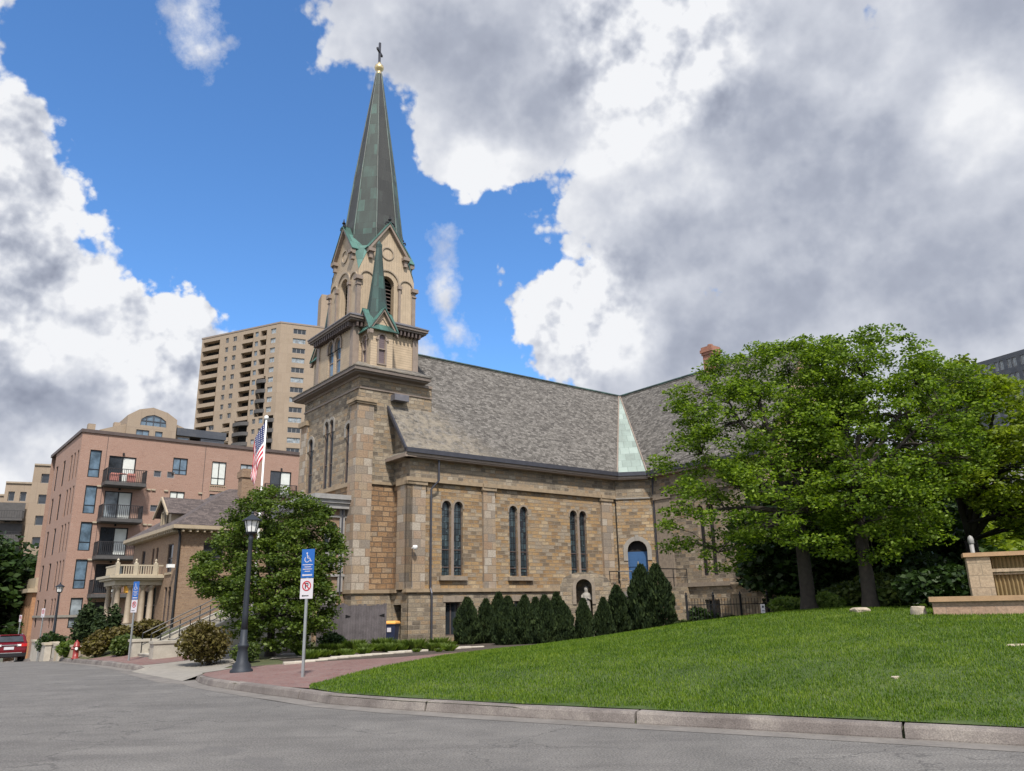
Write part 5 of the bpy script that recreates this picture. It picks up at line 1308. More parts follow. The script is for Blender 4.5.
w.add([HL.P(32, -5), HL.P(32, 85.6), HL.P(32, 85.6, -20), HL.P(32, -5, -20)], [(0, 1, 2, 3)]); w.add([HRt.P(30, -5), HRt.P(30, 85.6), HRt.P(30, 85.6, -20), HRt.P(30, -5, -20)], [(0, 1, 2, 3)])
w.add([(0, 0, 85.55), tuple(HL.P(32, 85.55)), tuple(HL.P(32, 85.55, -20)), tuple(HRt.P(30, 85.55, -20)), tuple(HRt.P(30, 85.55))], [(0, 1, 2, 3, 4)])
w.build('wall', 'tower_brick', hr)
w = MB(); HL.box(w, -.1, 32.2, -.3, .12, 85.5, 86.0); HRt.box(w, -.1, 30, -.3, .12, 85.5, 86.0); w.build('roof_edge', 'tan_trim', hr)
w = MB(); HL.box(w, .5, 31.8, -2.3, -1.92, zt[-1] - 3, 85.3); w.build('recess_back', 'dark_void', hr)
w = MB(); HRt.box(w, 13.0, 24, -14, -8, 85.5, 100.0); w.build('lift_tower', 'tower_brick', hr)
w = MB(); 
for a, b2, z0, z1 in balc:
    w = MB(); HL.box(w, a - .1, b2 + .1, -.2, .25, z0 - .75, z0 + .45); w.build('balcony_parapet', 'tower_brick', hr)
for i, (a, b2, z0, z1) in enumerate(dk):
    z = z1 - .8; kk = 0
    while z > z0 + 1:
        w = MB(); c = (a + b2) / 2; q = MB(); n = 10
        pts = [(c + (b2 - a) * .62 * math.cos(PI * j / n), (b2 - a) * .30 * math.sin(PI * j / n)) for j in range(n + 1)]
        w.loft([[HL.P(u, z - 1.3, d - .3) for u, d in pts], [HL.P(u, z - .2, d - .3) for u, d in pts]]); w.build('curved_balcony', 'slab_dark', hr); z -= 3.08
allw = [(HL, q) for q in wl] + [(HRt, q) for q in wr_]
for i, (f, q) in enumerate(allw):
    if i < 100: win(f, *q, hr, 'grey_trim', ['dark_glass', 'pale_glass', 'blue_glass', 'dark_glass'][(i * 7) % 4], .3, .12, mull=(.5,) if q[1] - q[0] < 3 else (.33, .66))

# --- flats with the arched window, on the hill behind
bc = at(125, 440, 118)
bf = thing('condominium', 'tan building with a blue arched attic window above the roofline of the pink flats', 'building', (bc.x, bc.y, 0), math.radians(38))
F3 = Face((0, 0, 0), (1, 0, 0), (0, -1, 0)); zb = bc.z
w = MB(); apts = [(0, -3), (6.6, -3), (6.6, zb + 3.7), (5.2, zb + 4.6), (3.2, zb + 5.1), (1.4, zb + 4.6), (0, zb + 3.6)]
F3.panel(w, apts, [[(1.7, zb + 2.4), (5.2, zb + 2.4), (5.1, zb + 3.3), (4.4, zb + 3.8), (3.45, zb + 4.05), (2.5, zb + 3.8), (1.8, zb + 3.3)], rect(1.3, 3.0, zb + .5, zb + 1.7), rect(3.8, 4.8, zb + .5, zb + 1.7)], .3)
w.add([(6.6, 0, -3), (6.6, 8, -3), (6.6, 8, zb + 3.7), (6.6, 0, zb + 3.7)], [(0, 1, 2, 3)]); w.add([(0, 0, -3), (0, 8, -3), (0, 8, zb + 3.6), (0, 0, zb + 3.6)], [(3, 2, 1, 0)])
w.add([(a, y_, z) for y_ in (0, 8) for a, z in apts[2:]], [(i, i + 1, i + 6, i + 5) for i in range(4)])
w.prism([(-4.2, .5, -3), (0, .5, -3), (0, .5, zb + 2.4), (-3.2, .5, zb + 1.2), (-4.2, .5, zb + .4)], (0, 7, 0)); w.box(-4.6, -3.7, 1, 2, zb - 1, zb + 2.0); w.box(-1.4, -.6, 1, 2, zb, zb + 2.6)
w.box(6.6, 13.8, .6, 8, -3, zb + .4); w.prism([(6.6, .8, zb + .4), (9, .8, zb + .4), (8.4, .8, zb + 2.6), (6.6, .8, zb + 3.3)], (0, 7, 0))
w.build('wall', 'tower_brick', bf)
w = MB(); w.box(6.8, 13.9, .4, 5, zb + 1.6, zb + 2.7); w.box(10.3, 13.7, .55, 5, zb + .4, zb + 1.6); w.build('metal_attic', 'slate_panel', bf)
g = MB(); g.add([F3.P(u, z, -.2) for u, z in [(1.7, zb + 2.4), (5.2, zb + 2.4), (5.1, zb + 3.3), (4.4, zb + 3.8), (3.45, zb + 4.05), (2.5, zb + 3.8), (1.8, zb + 3.3)]], [tuple(range(7))]); aw = g.build('arched_window', 'blue_glass', bf)
w = MB()
for u in (2.5, 3.45, 4.4): F3.box(w, u - .06, u + .06, -.2, -.1, zb + 2.4, zb + 3.8)
F3.box(w, 1.7, 5.2, -.2, -.1, zb + 3.05, zb + 3.15); w.build('frame', 'slate_panel', aw)
win(F3, 1.3, 3.0, zb + .5, zb + 1.7, bf, 'slate_panel', 'blue_glass', .2, .08, mull=(.5,)); win(F3, 3.8, 4.8, zb + .5, zb + 1.7, bf, 'slate_panel', 'blue_glass', .2, .08)
F4 = Face((0, .6, 0), (1, 0, 0), (0, -1, 0)); win(F4, 7.0, 8.6, zb + .2, zb + 1.3, bf, 'slate_panel', 'blue_glass', -.02, .1); win(F4, 10.6, 13.2, zb + .5, zb + 1.4, bf, 'slate_panel', 'dark_glass', -.02, .1, mull=(.5,)) 

# --- stepped flats at the far left
sc_ = at(47, 480, 135)
sf = thing('stepped_flats', 'tan terraced block of flats stepping down to the left behind the trees', 'building', (sc_.x, sc_.y, 0), math.radians(22))
F5 = Face((0, 0, 0), (-1, 0, 0), (0, -1, 0)); zs = sc_.z
steps = [(-6, 1.6, zs + 1.9), (1.6, 5.0, zs - .8), (5.0, 8.2, zs - 2.6), (8.2, 11.5, zs - 5.2), (11.5, 18, zs - 8.5)]
for i, (a, b2, z) in enumerate(steps):
    w = MB(); hl = []
    zz = z - 1.2
    while zz > 2:
        L = b2 - a
        hl += [rect(a + L * .18, a + L * .42, zz - 1.4, zz), rect(a + L * .62, a + L * .86, zz - 1.4, zz)]; zz -= 3.1
    Fq = Face((0, .6 * i - 1.5, 0), (-1, 0, 0), (0, -1, 0)); Fq.panel(w, rect(a, b2, -4, z), hl, .4); w.box(-b2, -a, .6 * i - 1.52 + .02, 9, z - .01, z); w.box(-b2 - .02, -b2, .6 * i - 1.5, 9, -4, z); w.box(-a, -a + .02, .6 * i - 1.5, 9, -4, z)
    w.build('wall', 'tower_brick', sf)
    for q in hl: win(Fq, q[0][0], q[1][0], q[0][1], q[2][1], sf, 'grey_trim', 'dark_glass', .3, .08)
    if i < 3: w = MB(); Fq.box(w, a, b2, 0, .2, z, z + .25); w.lathe((-(a + b2) / 2, 2, z), [(1.3, 0), (1.3, 1.6), (1.0, 1.65)], 14) if i == 0 else None; w.build('parapet', 'tan_trim_light', sf)
for i in range(3):
    w = MB(); F5.box(w, 1.9, 5.6, 1.5, 3.0, zs - 6.4 - 3 * i, zs - 6.1 - 3 * i); F5.box(w, 2.0, 5.5, 1.52, 1.56, zs - 6.1 - 3 * i, zs - 3.7 - 3 * i) ; sb = w.build('balcony', 'slab_dark', sf); railing(F5, 2, 5.5, 1.55, 2.95, zs - 6.1 - 3 * i, 1.1, sb, step=.3)

# --- grey block at the right
gc = at(990, 359, 180); GU = Vector((math.sin(math.radians(153.9)), math.cos(math.radians(153.9)), 0)); GW = Vector((GU.y, -GU.x, 0)); GW = GW if GW.dot(gc) < 0 else -GW
gb = thing('office_block', 'dark grey panelled block with small paired windows rising behind the trees at the right edge', 'building', (gc.x, gc.y, 0))
FGb = Face((0, 0, 0), GU, GW); gh = []; 
for r in range(6):
    for c in range(9):
        u = 1.0 + c * 2.6
        if c == 3 and r >= 3: continue
        gh += [(u - 3, u - 2.25, gc.z - 2.9 - 3.1 * r, gc.z - 1.0 - 3.1 * r), (u - 1.95, u - 1.2, gc.z - 2.9 - 3.1 * r, gc.z - 1.0 - 3.1 * r)]
w = MB(); FGb.panel(w, rect(-14, 26, -5, gc.z), [rect(*q) for q in gh] + [rect(5.4, 7.2, 5, gc.z - 9.5)], .35); w.add([FGb.P(-14, -5), FGb.P(-14, gc.z), FGb.P(-14, gc.z, -25), FGb.P(-14, -5, -25)], [(0, 1, 2, 3)]); w.add([FGb.P(-14, gc.z), FGb.P(26, gc.z), FGb.P(26, gc.z, -25), FGb.P(-14, gc.z, -25)], [(0, 1, 2, 3)]); w.build('wall', 'slate_panel', gb)
for i, q in enumerate(gh):
    if i < 100: win(FGb, *q, gb, 'grey_trim', 'pale_glass', .25, .1, mull=(.5,))
w = MB(); FGb.box(w, 5.2, 7.4, -1.2, -.9, 5, gc.z - 9.4); w.build('stair_glazing', 'dark_void', gb)
# pale low building seen through the limbs at the right
pc = at(900, 470, 120); plb = thing('office_building', 'pale concrete building glimpsed low between the tree limbs at the right', 'building', (pc.x, pc.y, 0), math.radians(-25))
FP4 = Face((0, 0, 0), (1, 0, 0), (0, -1, 0)); ph = [rect(1.2 + 3.3 * i, 3.2 + 3.3 * i, 3.3 * j + 1.5, 3.3 * j + 3.2) for i in range(9) for j in range(5)]
w = MB(); FP4.panel(w, rect(0, 32, -3, pc.z - 1), ph, .3); w.box(0, 32, .02, 12, pc.z - 1.05, pc.z - 1); w.box(-.02, 0, 0, 12, -3, pc.z - 1); w.build('wall', 'grey_trim', plb)
for q in ph: win(FP4, q[0][0], q[1][0], q[0][1], q[2][1], plb, 'white_paint', 'blue_glass', .2, .08)

# --- the small tan house
C2 = at(181, 525, 47); ez = C2.z
hs = thing('house', 'small tan brick house with hipped brown roof and cream porch beside the steps', 'house', (C2.x, C2.y, 0), math.radians(90) - HN)
HFs = Face((0, .12, 0), (1, 0, 0), (0, -1, 0)); HFf = Face((.12, 0, 0), (0, 1, 0), (-1, 0, 0))
HX, HY = 9.0, 11.0
up = [(1.55, 2.65), (4.75, 5.25), (5.7, 6.2), (7.9, 8.7)]
sw = [(1.35, 2.5)]
w = MB(); HFs.panel(w, rect(.12, HX, -1, ez - .05), [rect(1.35, 2.5, 3.75, 5.35), rect(5, 6.1, 3.75, 5.35)], .2)
fh = [rect(a, b2, 3.8, 5.4) for a, b2 in up] + [rect(1.2, 1.75, 1.0, 3.0), rect(2.0, 2.55, 1.0, 3.0), rect(4.4, 5.4, 1.0, 3.1), rect(6.2, 7.0, 1.2, 2.9)]
HFf.panel(w, rect(.12, HY, -1, ez - .05), fh, .2); w.box(HX - .05, HX, .12, HY, -1, ez - .05); w.box(.12, HX, HY - .05, HY, -1, ez - .05); w.build('wall', 'tan_brick', hs)
for a, b2, z0, z1 in ((1.35, 2.5, 3.75, 5.35), (5, 6.1, 3.75, 5.35)): win(HFs, a, b2, z0, z1, hs, 'brown_trim', 'dark_glass', .12, .05, bars=(.5,))
for q in fh: win(HFf, q[0][0], q[1][0], q[0][1], q[2][1], hs, 'brown_trim', 'dark_glass', .12, .05, bars=(.5,))
w = MB()
for q in fh: HFf.box(w, q[0][0] - .1, q[1][0] + .1, 0, .06, q[0][1] - .12, q[0][1]); 
w.build('sill', 'cream_dull', hs)
w = MB(); ov = .45; ax = 4.2; az_ = ez + 2.75
P0 = [(-ov, -ov, ez), (HX + ov, -ov, ez), (HX + ov, HY + ov, ez), (-ov, HY + ov, ez)]; A_ = (3.7, 3.7, az_); B_ = (HX - 3.7, 3.7, az_); C_ = (HX - 3.7, HY - 3.7, az_); D_ = (3.7, HY - 3.7, az_)
slab(w, [P0[0], P0[1], B_, A_], .1); slab(w, [P0[1], P0[2], C_, B_], .1); slab(w, [P0[2], P0[3], D_, C_], .1); slab(w, [P0[3], P0[0], A_, D_], .1); w.box(3.7, HX - 3.7, 3.7, HY - 3.7, az_ - .1, az_ - .02)
rf = w.build('roof', 'brown_shingles', hs)
w = MB(); w.box(-ov - .06, HX + ov, -ov - .06, -ov + .05, ez - .22, ez - .02); w.box(-ov - .06, -ov + .05, -ov, HY + ov, ez - .22, ez - .02); w.box(-ov, HX + ov, -ov, .12, ez - .26, ez - .2); w.box(-ov, .12, -ov, HY + ov, ez - .26, ez - .2)
kk = 0.
while kk < HY: w.box(-ov + .02, .1, kk, kk + .1, ez - .38, ez - .26); kk += .38
kk = 0.
while kk < HX: w.box(kk, kk + .1, -ov + .02, .1, ez - .38, ez - .26); kk += .38
w.build('eave', 'cream_dull', rf)
w = MB(); w.box(4.0, 4.75, 2.4, 3.1, ez + 1.2, ez + 3.35); w.box(3.92, 4.83, 2.32, 3.18, ez + 3.35, ez + 3.75); w.box(4.02, 4.73, 2.42, 3.08, ez + 3.75, ez + 3.9); w.build('chimney', 'tan_brick', rf)
# gabled dormer facing the street
w = MB(); dy0, dy1, dz = 3.6, 6.0, ez + 1.15
w.prism([(.35, dy0, ez - .1), (.35, dy1, ez - .1), (.35, dy1, dz), (.35, (dy0 + dy1) / 2, dz + .85), (.35, dy0, dz)], (4.2, 0, 0)); dm = w.build('dormer', 'cream_dull', rf)
w = MB(); m_ = (dy0 + dy1) / 2
for sg in (-1, 1): slab(w, [(.0, m_, dz + .98), (4.8, m_, dz + .98), (4.8, m_ + sg * 1.55, dz - .12), (.0, m_ + sg * 1.55, dz - .12)], .08)
w.build('dormer_roof', 'brown_shingles', dm)
w = MB(); 
for sg in (-1, 1): w.prism([(-.03, m_, dz + .99), (-.03, m_ + sg * 1.58, dz - .11), (-.03, m_ + sg * 1.58, dz - .26), (-.03, m_, dz + .82)], (.1, 0, 0))
w.build('dormer_gable_board', 'cream_dull', dm)
FD = Face((.33, 0, 0), (0, 1, 0), (-1, 0, 0))
for u in (m_ - .62, m_ + .08): win(FD, u, u + .52, ez + .15, dz + .1, dm, 'cream_dull', 'dark_glass', -.03, .05)
w = MB(); w.tube([(-.1, -.05, ez - .2), (.02, .02, ez - .6), (.02, .02, .2)], .07); w.build('downspout', 'black_metal', hs)
w = MB(); w.box(-.35, .02, .5, .8, 4.0, 4.18); w.build('wall_light', 'white_paint', hs)
# porch
py0, py1, pxo = 3.3, 6.2, -2.35
w = MB(); w.box(pxo, .12, py0, py1, 3.15, 3.42); w.box(pxo - .25, .12, py0 - .25, py1 + .25, 3.42, 3.54); w.box(pxo - .38, .12, py0 - .38, py1 + .38, 3.54, 3.68); po = w.build('porch', 'cream_paint', hs)
w = MB(); w.box(pxo - .1, .12, py0 - .1, py1 + .1, -.5, 1.05); w.build('porch_floor', 'concrete_warm', po)
for (x_, y_) in [(pxo + .25, py0 + .22), (pxo + .85, py0 + .22), (pxo + .25, py0 + .9), (-.35, py0 + .22), (-.8, py0 + .22), (pxo + .25, py1 - .3)]:
    w = MB(); w.lathe((x_, y_, 1.05), [(.2, 0), (.2, .08), (.16, .14), (.15, 1.2), (.125, 1.9), (.17, 1.95), (.2, 2.02), (.2, 2.1)], 14); w.build('porch_column', 'tan_trim_light', po, True)
FPs = Face((pxo, py0 - .1, 0), (1, 0, 0), (0, -1, 0)); w = MB(); kk = .35
while kk < 2.2: w.box(pxo + kk, pxo + kk + .05, py0 - .05, py0, 3.75, 4.2); kk += .13
kk = .2
while kk < 2.7: w.box(pxo - .0, pxo + .05, py0 + kk, py0 + kk + .05, 3.75, 4.2); kk += .13
w.box(pxo, .12, py0 - .06, py0 + .01, 4.2, 4.28); w.box(pxo - .01, pxo + .06, py0, py1, 4.2, 4.28); w.box(pxo, .12, py0 - .06, py0 + .01, 3.68, 3.76)
for x_ in (pxo - .06, pxo + .9, -.4):
    w.box(x_, x_ + .2, py0 - .12, py0 + .08, 3.68, 4.38); w.lathe((x_ + .1, py0 - .02, 4.38), [(.08, 0), (.05, .08), (.08, .14), (.01, .24)], 8)
w.build('balustrade', 'cream_paint', po)
w = MB(); w.lathe((-1.6, py0 + .3, 2.7), [(.05, .45), (.2, .4), (.2, .05), (.05, 0)], 6); w.build('porch_lantern', 'yellow_lantern', po)


# ------------------------------------------------------------------ street furniture
def lamp(x, y, label, h=4.3):
    t = thing('street_lamp', label, 'street lamp', (x, y, gz(x, y)), .3, 'post lamps along the pavement')
    w = MB(); w.lathe((0, 0, -.1), [(.30, 0), (.30, .16), (.24, .20), (.25, .28), (.16, .38), (.135, .6), (.12, .72), (.15, .76), (.15, .81), (.10, .86), (.088, 1.2)], 16); w.build('base', 'lamp_paint', t, True)
    w = MB(); w.lathe((0, 0, 1.0), [(.088, 0), (.08, .5), (.066, 1.8), (.055, 2.5), (.075, 2.55), (.055, 2.6), (.05, 2.66), (.08, 2.72)], 16); w.build('post', 'lamp_paint', t, True)
    z = h - .62
    w = MB(); w.lathe((0, 0, z), [(.05, -.02), (.10, .0), (.14, .03), (.15, .06)], 8)
    for i in range(8):
        a = i * PI / 4; w.tube([(.14 * math.cos(a), .14 * math.sin(a), z + .05), (.21 * math.cos(a), .21 * math.sin(a), z + .36)], .010, 4)
    w.lathe((0, 0, z + .36), [(.27, 0), (.27, .03), (.22, .06), (.12, .12), (.05, .17), (.03, .2), (.045, .23), (.01, .28)], 16); w.build('lantern_cap', 'lamp_paint', t)
    w = MB(); w.lathe((0, 0, z + .05), [(.13, 0), (.20, .31)], 8); g = w.build('lantern_glass', 'white_paint', t)
    return t
lamp(*xy(245, 23.3), 'tall dark blue-grey lamp post on the brick pavement, in front of the round green tree')
lamp(*xy(55.5, 56.5), 'distant dark lamp post down the street beside the pink flats')

def psign(x, y, label, rz, h=2.85, blue=True, gp=None, small=False):
    t = thing('parking_sign', label, 'road sign', (x, y, gz(x, y)), rz, gp)
    w = MB(); w.box(-.03, .03, -.015, .025, -.3, h); p_ = w.build('post', 'galvanised', t)
    W2 = .165; zt = h
    if blue:
        zb_ = zt - .66
        w = MB(); w.box(-W2, W2, -.022, -.017, zb_, zt); a = w.build('blue_panel', 'sign_blue', t)
        w = MB(); cx, cz = -.0, zt - .22; d0, d1 = -.027, -.023
        def seg(p, q, th=.016):
            dx, dz = q[0] - p[0], q[1] - p[1]; L = math.hypot(dx, dz); nx, nz = -dz / L * th / 2, dx / L * th / 2
            w.prism([(p[0] + nx, d0, p[1] + nz), (q[0] + nx, d0, q[1] + nz), (q[0] - nx, d0, q[1] - nz), (p[0] - nx, d0, p[1] - nz)], (0, .004, 0))
        # wheelchair pictogram
        P = [(cx - .02 + .062 * math.cos(a_), cz - .02 + .062 * math.sin(a_)) for a_ in np.linspace(2.3, 6.0, 14)]
        for p, q in zip(P, P[1:]): seg(p, q)
        seg((cx - .025, cz + .10), (cx - .012, cz + .01)); seg((cx - .015, cz + .012), (cx + .045, cz + .012)); seg((cx + .045, cz + .012), (cx + .075, cz - .06)); seg((cx + .07, cz - .065), (cx + .10, cz - .055)); seg((cx - .02, cz + .055), (cx + .03, cz + .055), .012)
        n = 10; w.prism([(cx - .028 + .02 * math.cos(2 * PI * i / n), d0, cz + .125 + .02 * math.sin(2 * PI * i / n)) for i in range(n)], (0, .004, 0))
        for k, (u, L) in enumerate([(-.13, .26), (-.08, .17), (-.12, .24), (-.07, .14)]): w.box(u, u + L, d0, d1, zt - .37 - .05 * k, zt - .355 - .05 * k)
        w.box(-.11, .11, d0, d1, zb_ + .045, zb_ + .075)
        for sg in (-1, 1): w.prism([(sg * .135, d0, zb_ + .06), (sg * .10, d0, zb_ + .09), (sg * .10, d0, zb_ + .03)], (0, .004, 0))
        w.build('white_marking', 'sign_white', a)
        zt = zb_ - .015
    zb_ = zt - .46
    w = MB(); w.box(-W2, W2, -.022, -.017, zb_, zt); a = w.build('no_parking_panel', 'sign_white', t)
    w = MB(); cz = zt - .17; f = Face((0, -.022, 0), (1, 0, 0), (0, -1, 0))
    f.box(w, -.045, -.02, 0, .003, cz - .065, cz + .065); f.box(w, -.02, .025, 0, .003, cz + .045, cz + .065); f.box(w, -.02, .025, 0, .003, cz - .01, cz + .01); f.box(w, .022, .042, 0, .003, cz - .005, cz + .06)
    f.box(w, -.09, .06, 0, .003, zb_ + .055, zb_ + .075); f.poly(w, [(-.12, zb_ + .065), (-.08, zb_ + .09), (-.08, zb_ + .04)], 0, .003); w.build('black_marking', 'black_metal', a)
    w = MB(); n = 24; O_ = [(.115 * math.cos(2 * PI * i / n), cz + .115 * math.sin(2 * PI * i / n)) for i in range(n)]; I_ = [(.09 * math.cos(2 * PI * i / n), cz + .09 * math.sin(2 * PI * i / n)) for i in range(n)]
    f.ring(w, O_, I_, .001, .006); f.poly(w, [(-.075, cz + .058), (-.058, cz + .075), (.075, cz - .058), (.058, cz - .075)], .001, .0055); w.build('red_marking', 'sign_red', a)
    return t
psign(*xy(305.4, 19.3), 'tall post with blue disabled parking sign over white no-parking sign, at the lawn edge', math.radians(-14), 2.86, gp='disabled parking signs')
psign(*xy(133, 33.6), 'post with blue disabled parking sign over a no-parking sign, before the concrete steps', math.radians(-27), 2.86, gp='disabled parking signs')
psign(*xy(42.5, 50), 'small white no-parking sign on a thin post beside the distant lamp post', math.radians(-32), 2.7, blue=False, gp='no-parking signs down the street')
psign(*xy(20.5, 66), 'farthest white no-parking sign, above the red car and before the orange brick building', math.radians(-34), 3.0, blue=False, gp='no-parking signs down the street')

# flagpole + flag
fx, fy = xy(252.5, 34); t = thing('flagpole', 'tall white flagpole rising behind the round green tree', 'flagpole', (fx, fy, gz(fx, fy)))
ztop = at(268, 420, 34).z - gz(fx, fy)
w = MB(); w.tube([(0, 0, -.2), (0, 0, ztop)], [.06, .035], 10); w.build('pole', 'white_paint', t, True)
w = MB(); w.lathe((0, 0, ztop), [(.03, 0), (.08, .04), (.10, .1), (.08, .16), (.02, .2)], 12); w.build('ball', 'white_paint', t, True)
m, b, p = newmat('flag_cloth')
uvn = b.n('ShaderNodeUVMap').outputs[0]; sx = b.n('ShaderNodeSeparateXYZ'); b.put(sx.inputs[0], uvn); u_, v_ = sx.outputs[0], sx.outputs[1]
stripe = b.m('LESS_THAN', b.m('FRACT', b.m('MULTIPLY', v_, 6.5)), .5)
canton = b.m('MULTIPLY', b.m('LESS_THAN', u_, .4), b.m('LESS_THAN', v_, 7 / 13.))
su = b.m('SUBTRACT', b.m('FRACT', b.m('MULTIPLY', u_, 15)), .5); sv = b.m('SUBTRACT', b.m('FRACT', b.m('MULTIPLY', v_, 16.7)), .5)
star = b.m('LESS_THAN', b.m('ADD', b.m('MULTIPLY', su, su), b.m('MULTIPLY', sv, sv)), .035)
c1 = b.mix(stripe, (.70, .66, .66), (.45, .012, .035)); c2 = b.mix(star, (.012, .022, .10), (.8, .8, .8)); b.put(p.inputs['Base Color'], b.mix(canton, c1, c2)); p.inputs['Roughness'].default_value = .8
NU, NV_ = 44, 26; V = []; UV = []
H_, L_ = 1.55, 2.5; zt_ = 0
for i in range(NU + 1):
    for j in range(NV_ + 1):
        u = i / NU; v = j / NV_
        ang = math.radians(10 + 68 * min(1, u * 2.6) ** .7)
        # fly edge falls: path along u bends from horizontal to steep
        s_ = u * L_
        hx = .04 + .44 * (1 - math.exp(-s_ * 1.6)); hz = -v * H_ * (1 - .25 * u) - s_ * .80
        hx2 = hx * (1 - .35 * v) + .05 * math.sin(v * 9 + u * 5) * u
        fold = .09 * math.sin(u * 11 + v * 3.0) * min(1, u * 4) + .02 * math.sin(u * 31 - v * 6) * min(1, u * 4)
        V.append((-hx2, fold, hz)); UV.append((u, v))
me = bpy.data.meshes.new('flag'); fs = [(i * (NV_ + 1) + j, (i + 1) * (NV_ + 1) + j, (i + 1) * (NV_ + 1) + j + 1, i * (NV_ + 1) + j + 1) for i in range(NU) for j in range(NV_)]
me.from_pydata(V, [], fs); me.update(); ul = me.uv_layers.new(name='UVMap')
for lp in me.loops: ul.data[lp.index].uv = UV[lp.vertex_index]
o = link('flag', me, 'flag_cloth', None, None, True); o.location = (fx, fy, gz(fx, fy) + ztop - .12); o.rotation_euler = (0, 0, math.radians(12)); md = o.modifiers.new('thickness', 'SOLIDIFY'); md.thickness = .008
tag(o, 'limp stars and stripes flag hanging from the white pole', 'flag')

# hydrant
hx_, hy_ = xy(80, 41.5); t = thing('fire_hydrant', 'red fire hydrant at the kerb down the street', 'hydrant', (hx_, hy_, gz(hx_, hy_)), .5)
w = MB(); w.lathe((0, 0, -.03), [(.17, 0), (.17, .05), (.12, .06), (.12, .5), (.15, .52), (.15, .56), (.13, .58), (.12, .66), (.07, .74), (.03, .76), (.03, .81)], 14); w.build('barrel', 'red_paint', t, True)
for a in (0, PI / 2, PI): w = MB(); w.tube([(.1 * math.cos(a), -.1 * math.sin(a), .42), (.2 * math.cos(a), -.2 * math.sin(a), .42)], [.065, .065], 8); w.build('outlet_cap', 'white_paint' if a == PI / 2 else 'red_paint', t)

# ---------------- red car seen from behind
ccx, ccy = xy(11.0, 60.5); car = thing('parked_car', 'dark red sport utility car seen from behind at the left edge of the road', 'car', (ccx, ccy, float(zroad(ccx * Tv.x + ccy * Tv.y)) ), math.atan2(Tv.y, Tv.x) - math.radians(3)); car.rotation_euler[1] = math.radians(2.6)
pr = [(-2.3, .42), (-2.32, .70), (-2.28, 1.02), (-2.12, 1.16), (-1.75, 1.58), (-1.5, 1.66), (.2, 1.68), (.75, 1.55), (1.35, 1.12), (2.1, .98), (2.32, .75), (2.34, .42), (1.9, .3), (-1.9, .3)]
def carring(y, k): 
    return [Vector((x_ * (1 - .02 * k), y * (1.0 if z_ < 1.1 else 1 - .16 * (z_ - 1.1) / .56), z_ - (.02 * k if z_ > 1.5 else 0))) for x_, z_ in pr]
w = MB(); w.loft([carring(-.95, 1.5), carring(-.90, 0), carring(.90, 0), carring(.95, 1.5)]); bd = w.build('body', 'car_red', car); bv = bd.modifiers.new('bevel', 'BEVEL'); bv.width = .05; bv.segments = 3
w = MB(); w.prism([(-2.10, -.74, 1.20), (-2.10, .74, 1.20), (-1.80, .66, 1.53), (-1.80, -.66, 1.53)], (-.025, 0, .02)); w.build('rear_window', 'dark_glass', car)
for sg in (-1, 1):
    w = MB(); w.prism([(-1.75, sg * .90, 1.14), (.95, sg * .90, 1.14), (.25, sg * .83, 1.54), (-1.45, sg * .83, 1.54)], (0, sg * .03, 0)); w.build('side_window', 'dark_glass', car)
    w = MB(); w.box(-2.34, -2.1, sg * .62, sg * .93, .92, 1.10); w.build('tail_light', 'tail_red', car)
    w = MB(); w.box(-2.345, -2.3, sg * .40, sg * .62, .95, 1.06); w.build('reversing_light', 'white_paint', car)
    w = MB(); w.tube([(-.6, sg * .72, 1.68), (-.5, sg * .72, 1.73), (.3, sg * .72, 1.73), (.4, sg * .72, 1.68)], .02, 6); w.build('roof_rail', 'galvanised', car)
    for xx in (-1.4, 1.42):
        w = MB(); n = 20
        w.loft([[Vector((xx + r * math.cos(2 * PI * i / n), sg * yy, .34 + r * math.sin(2 * PI * i / n))) for i in range(n)] for r, yy in ((.30, .74), (.34, .76), (.34, .94), (.30, .96))]); wh = w.build('wheel', 'tyre', car)
        w = MB(); w.loft([[Vector((xx + .2 * math.cos(2 * PI * i / n), sg * yy, .34 + .2 * math.sin(2 * PI * i / n))) for i in range(n)] for yy in (.955, .97)]); w.build('rim', 'galvanised', wh)
    w = MB(); w.box(.7, .85, sg * .95, sg * 1.13, 1.1, 1.24); w.build('wing_mirror', 'car_red', car)
w = MB(); w.box(-2.37, -2.1, -.93, .93, .34, .56); w.build('bumper', 'car_black', car)
w = MB(); w.box(-2.375, -2.3, -.7, .7, .55, .585); w.box(-2.37, -2.3, -.45, .45, 1.0, 1.04); w.build('chrome_strip', 'galvanised', car)
w = MB(); w.box(-2.36, -2.3, -.26, .26, .76, .92); w.build('number_plate', 'sign_white', car)
w = MB(); w.box(-1.85, -1.6, -.5, .5, 1.6, 1.66); w.build('spoiler', 'car_red', car)

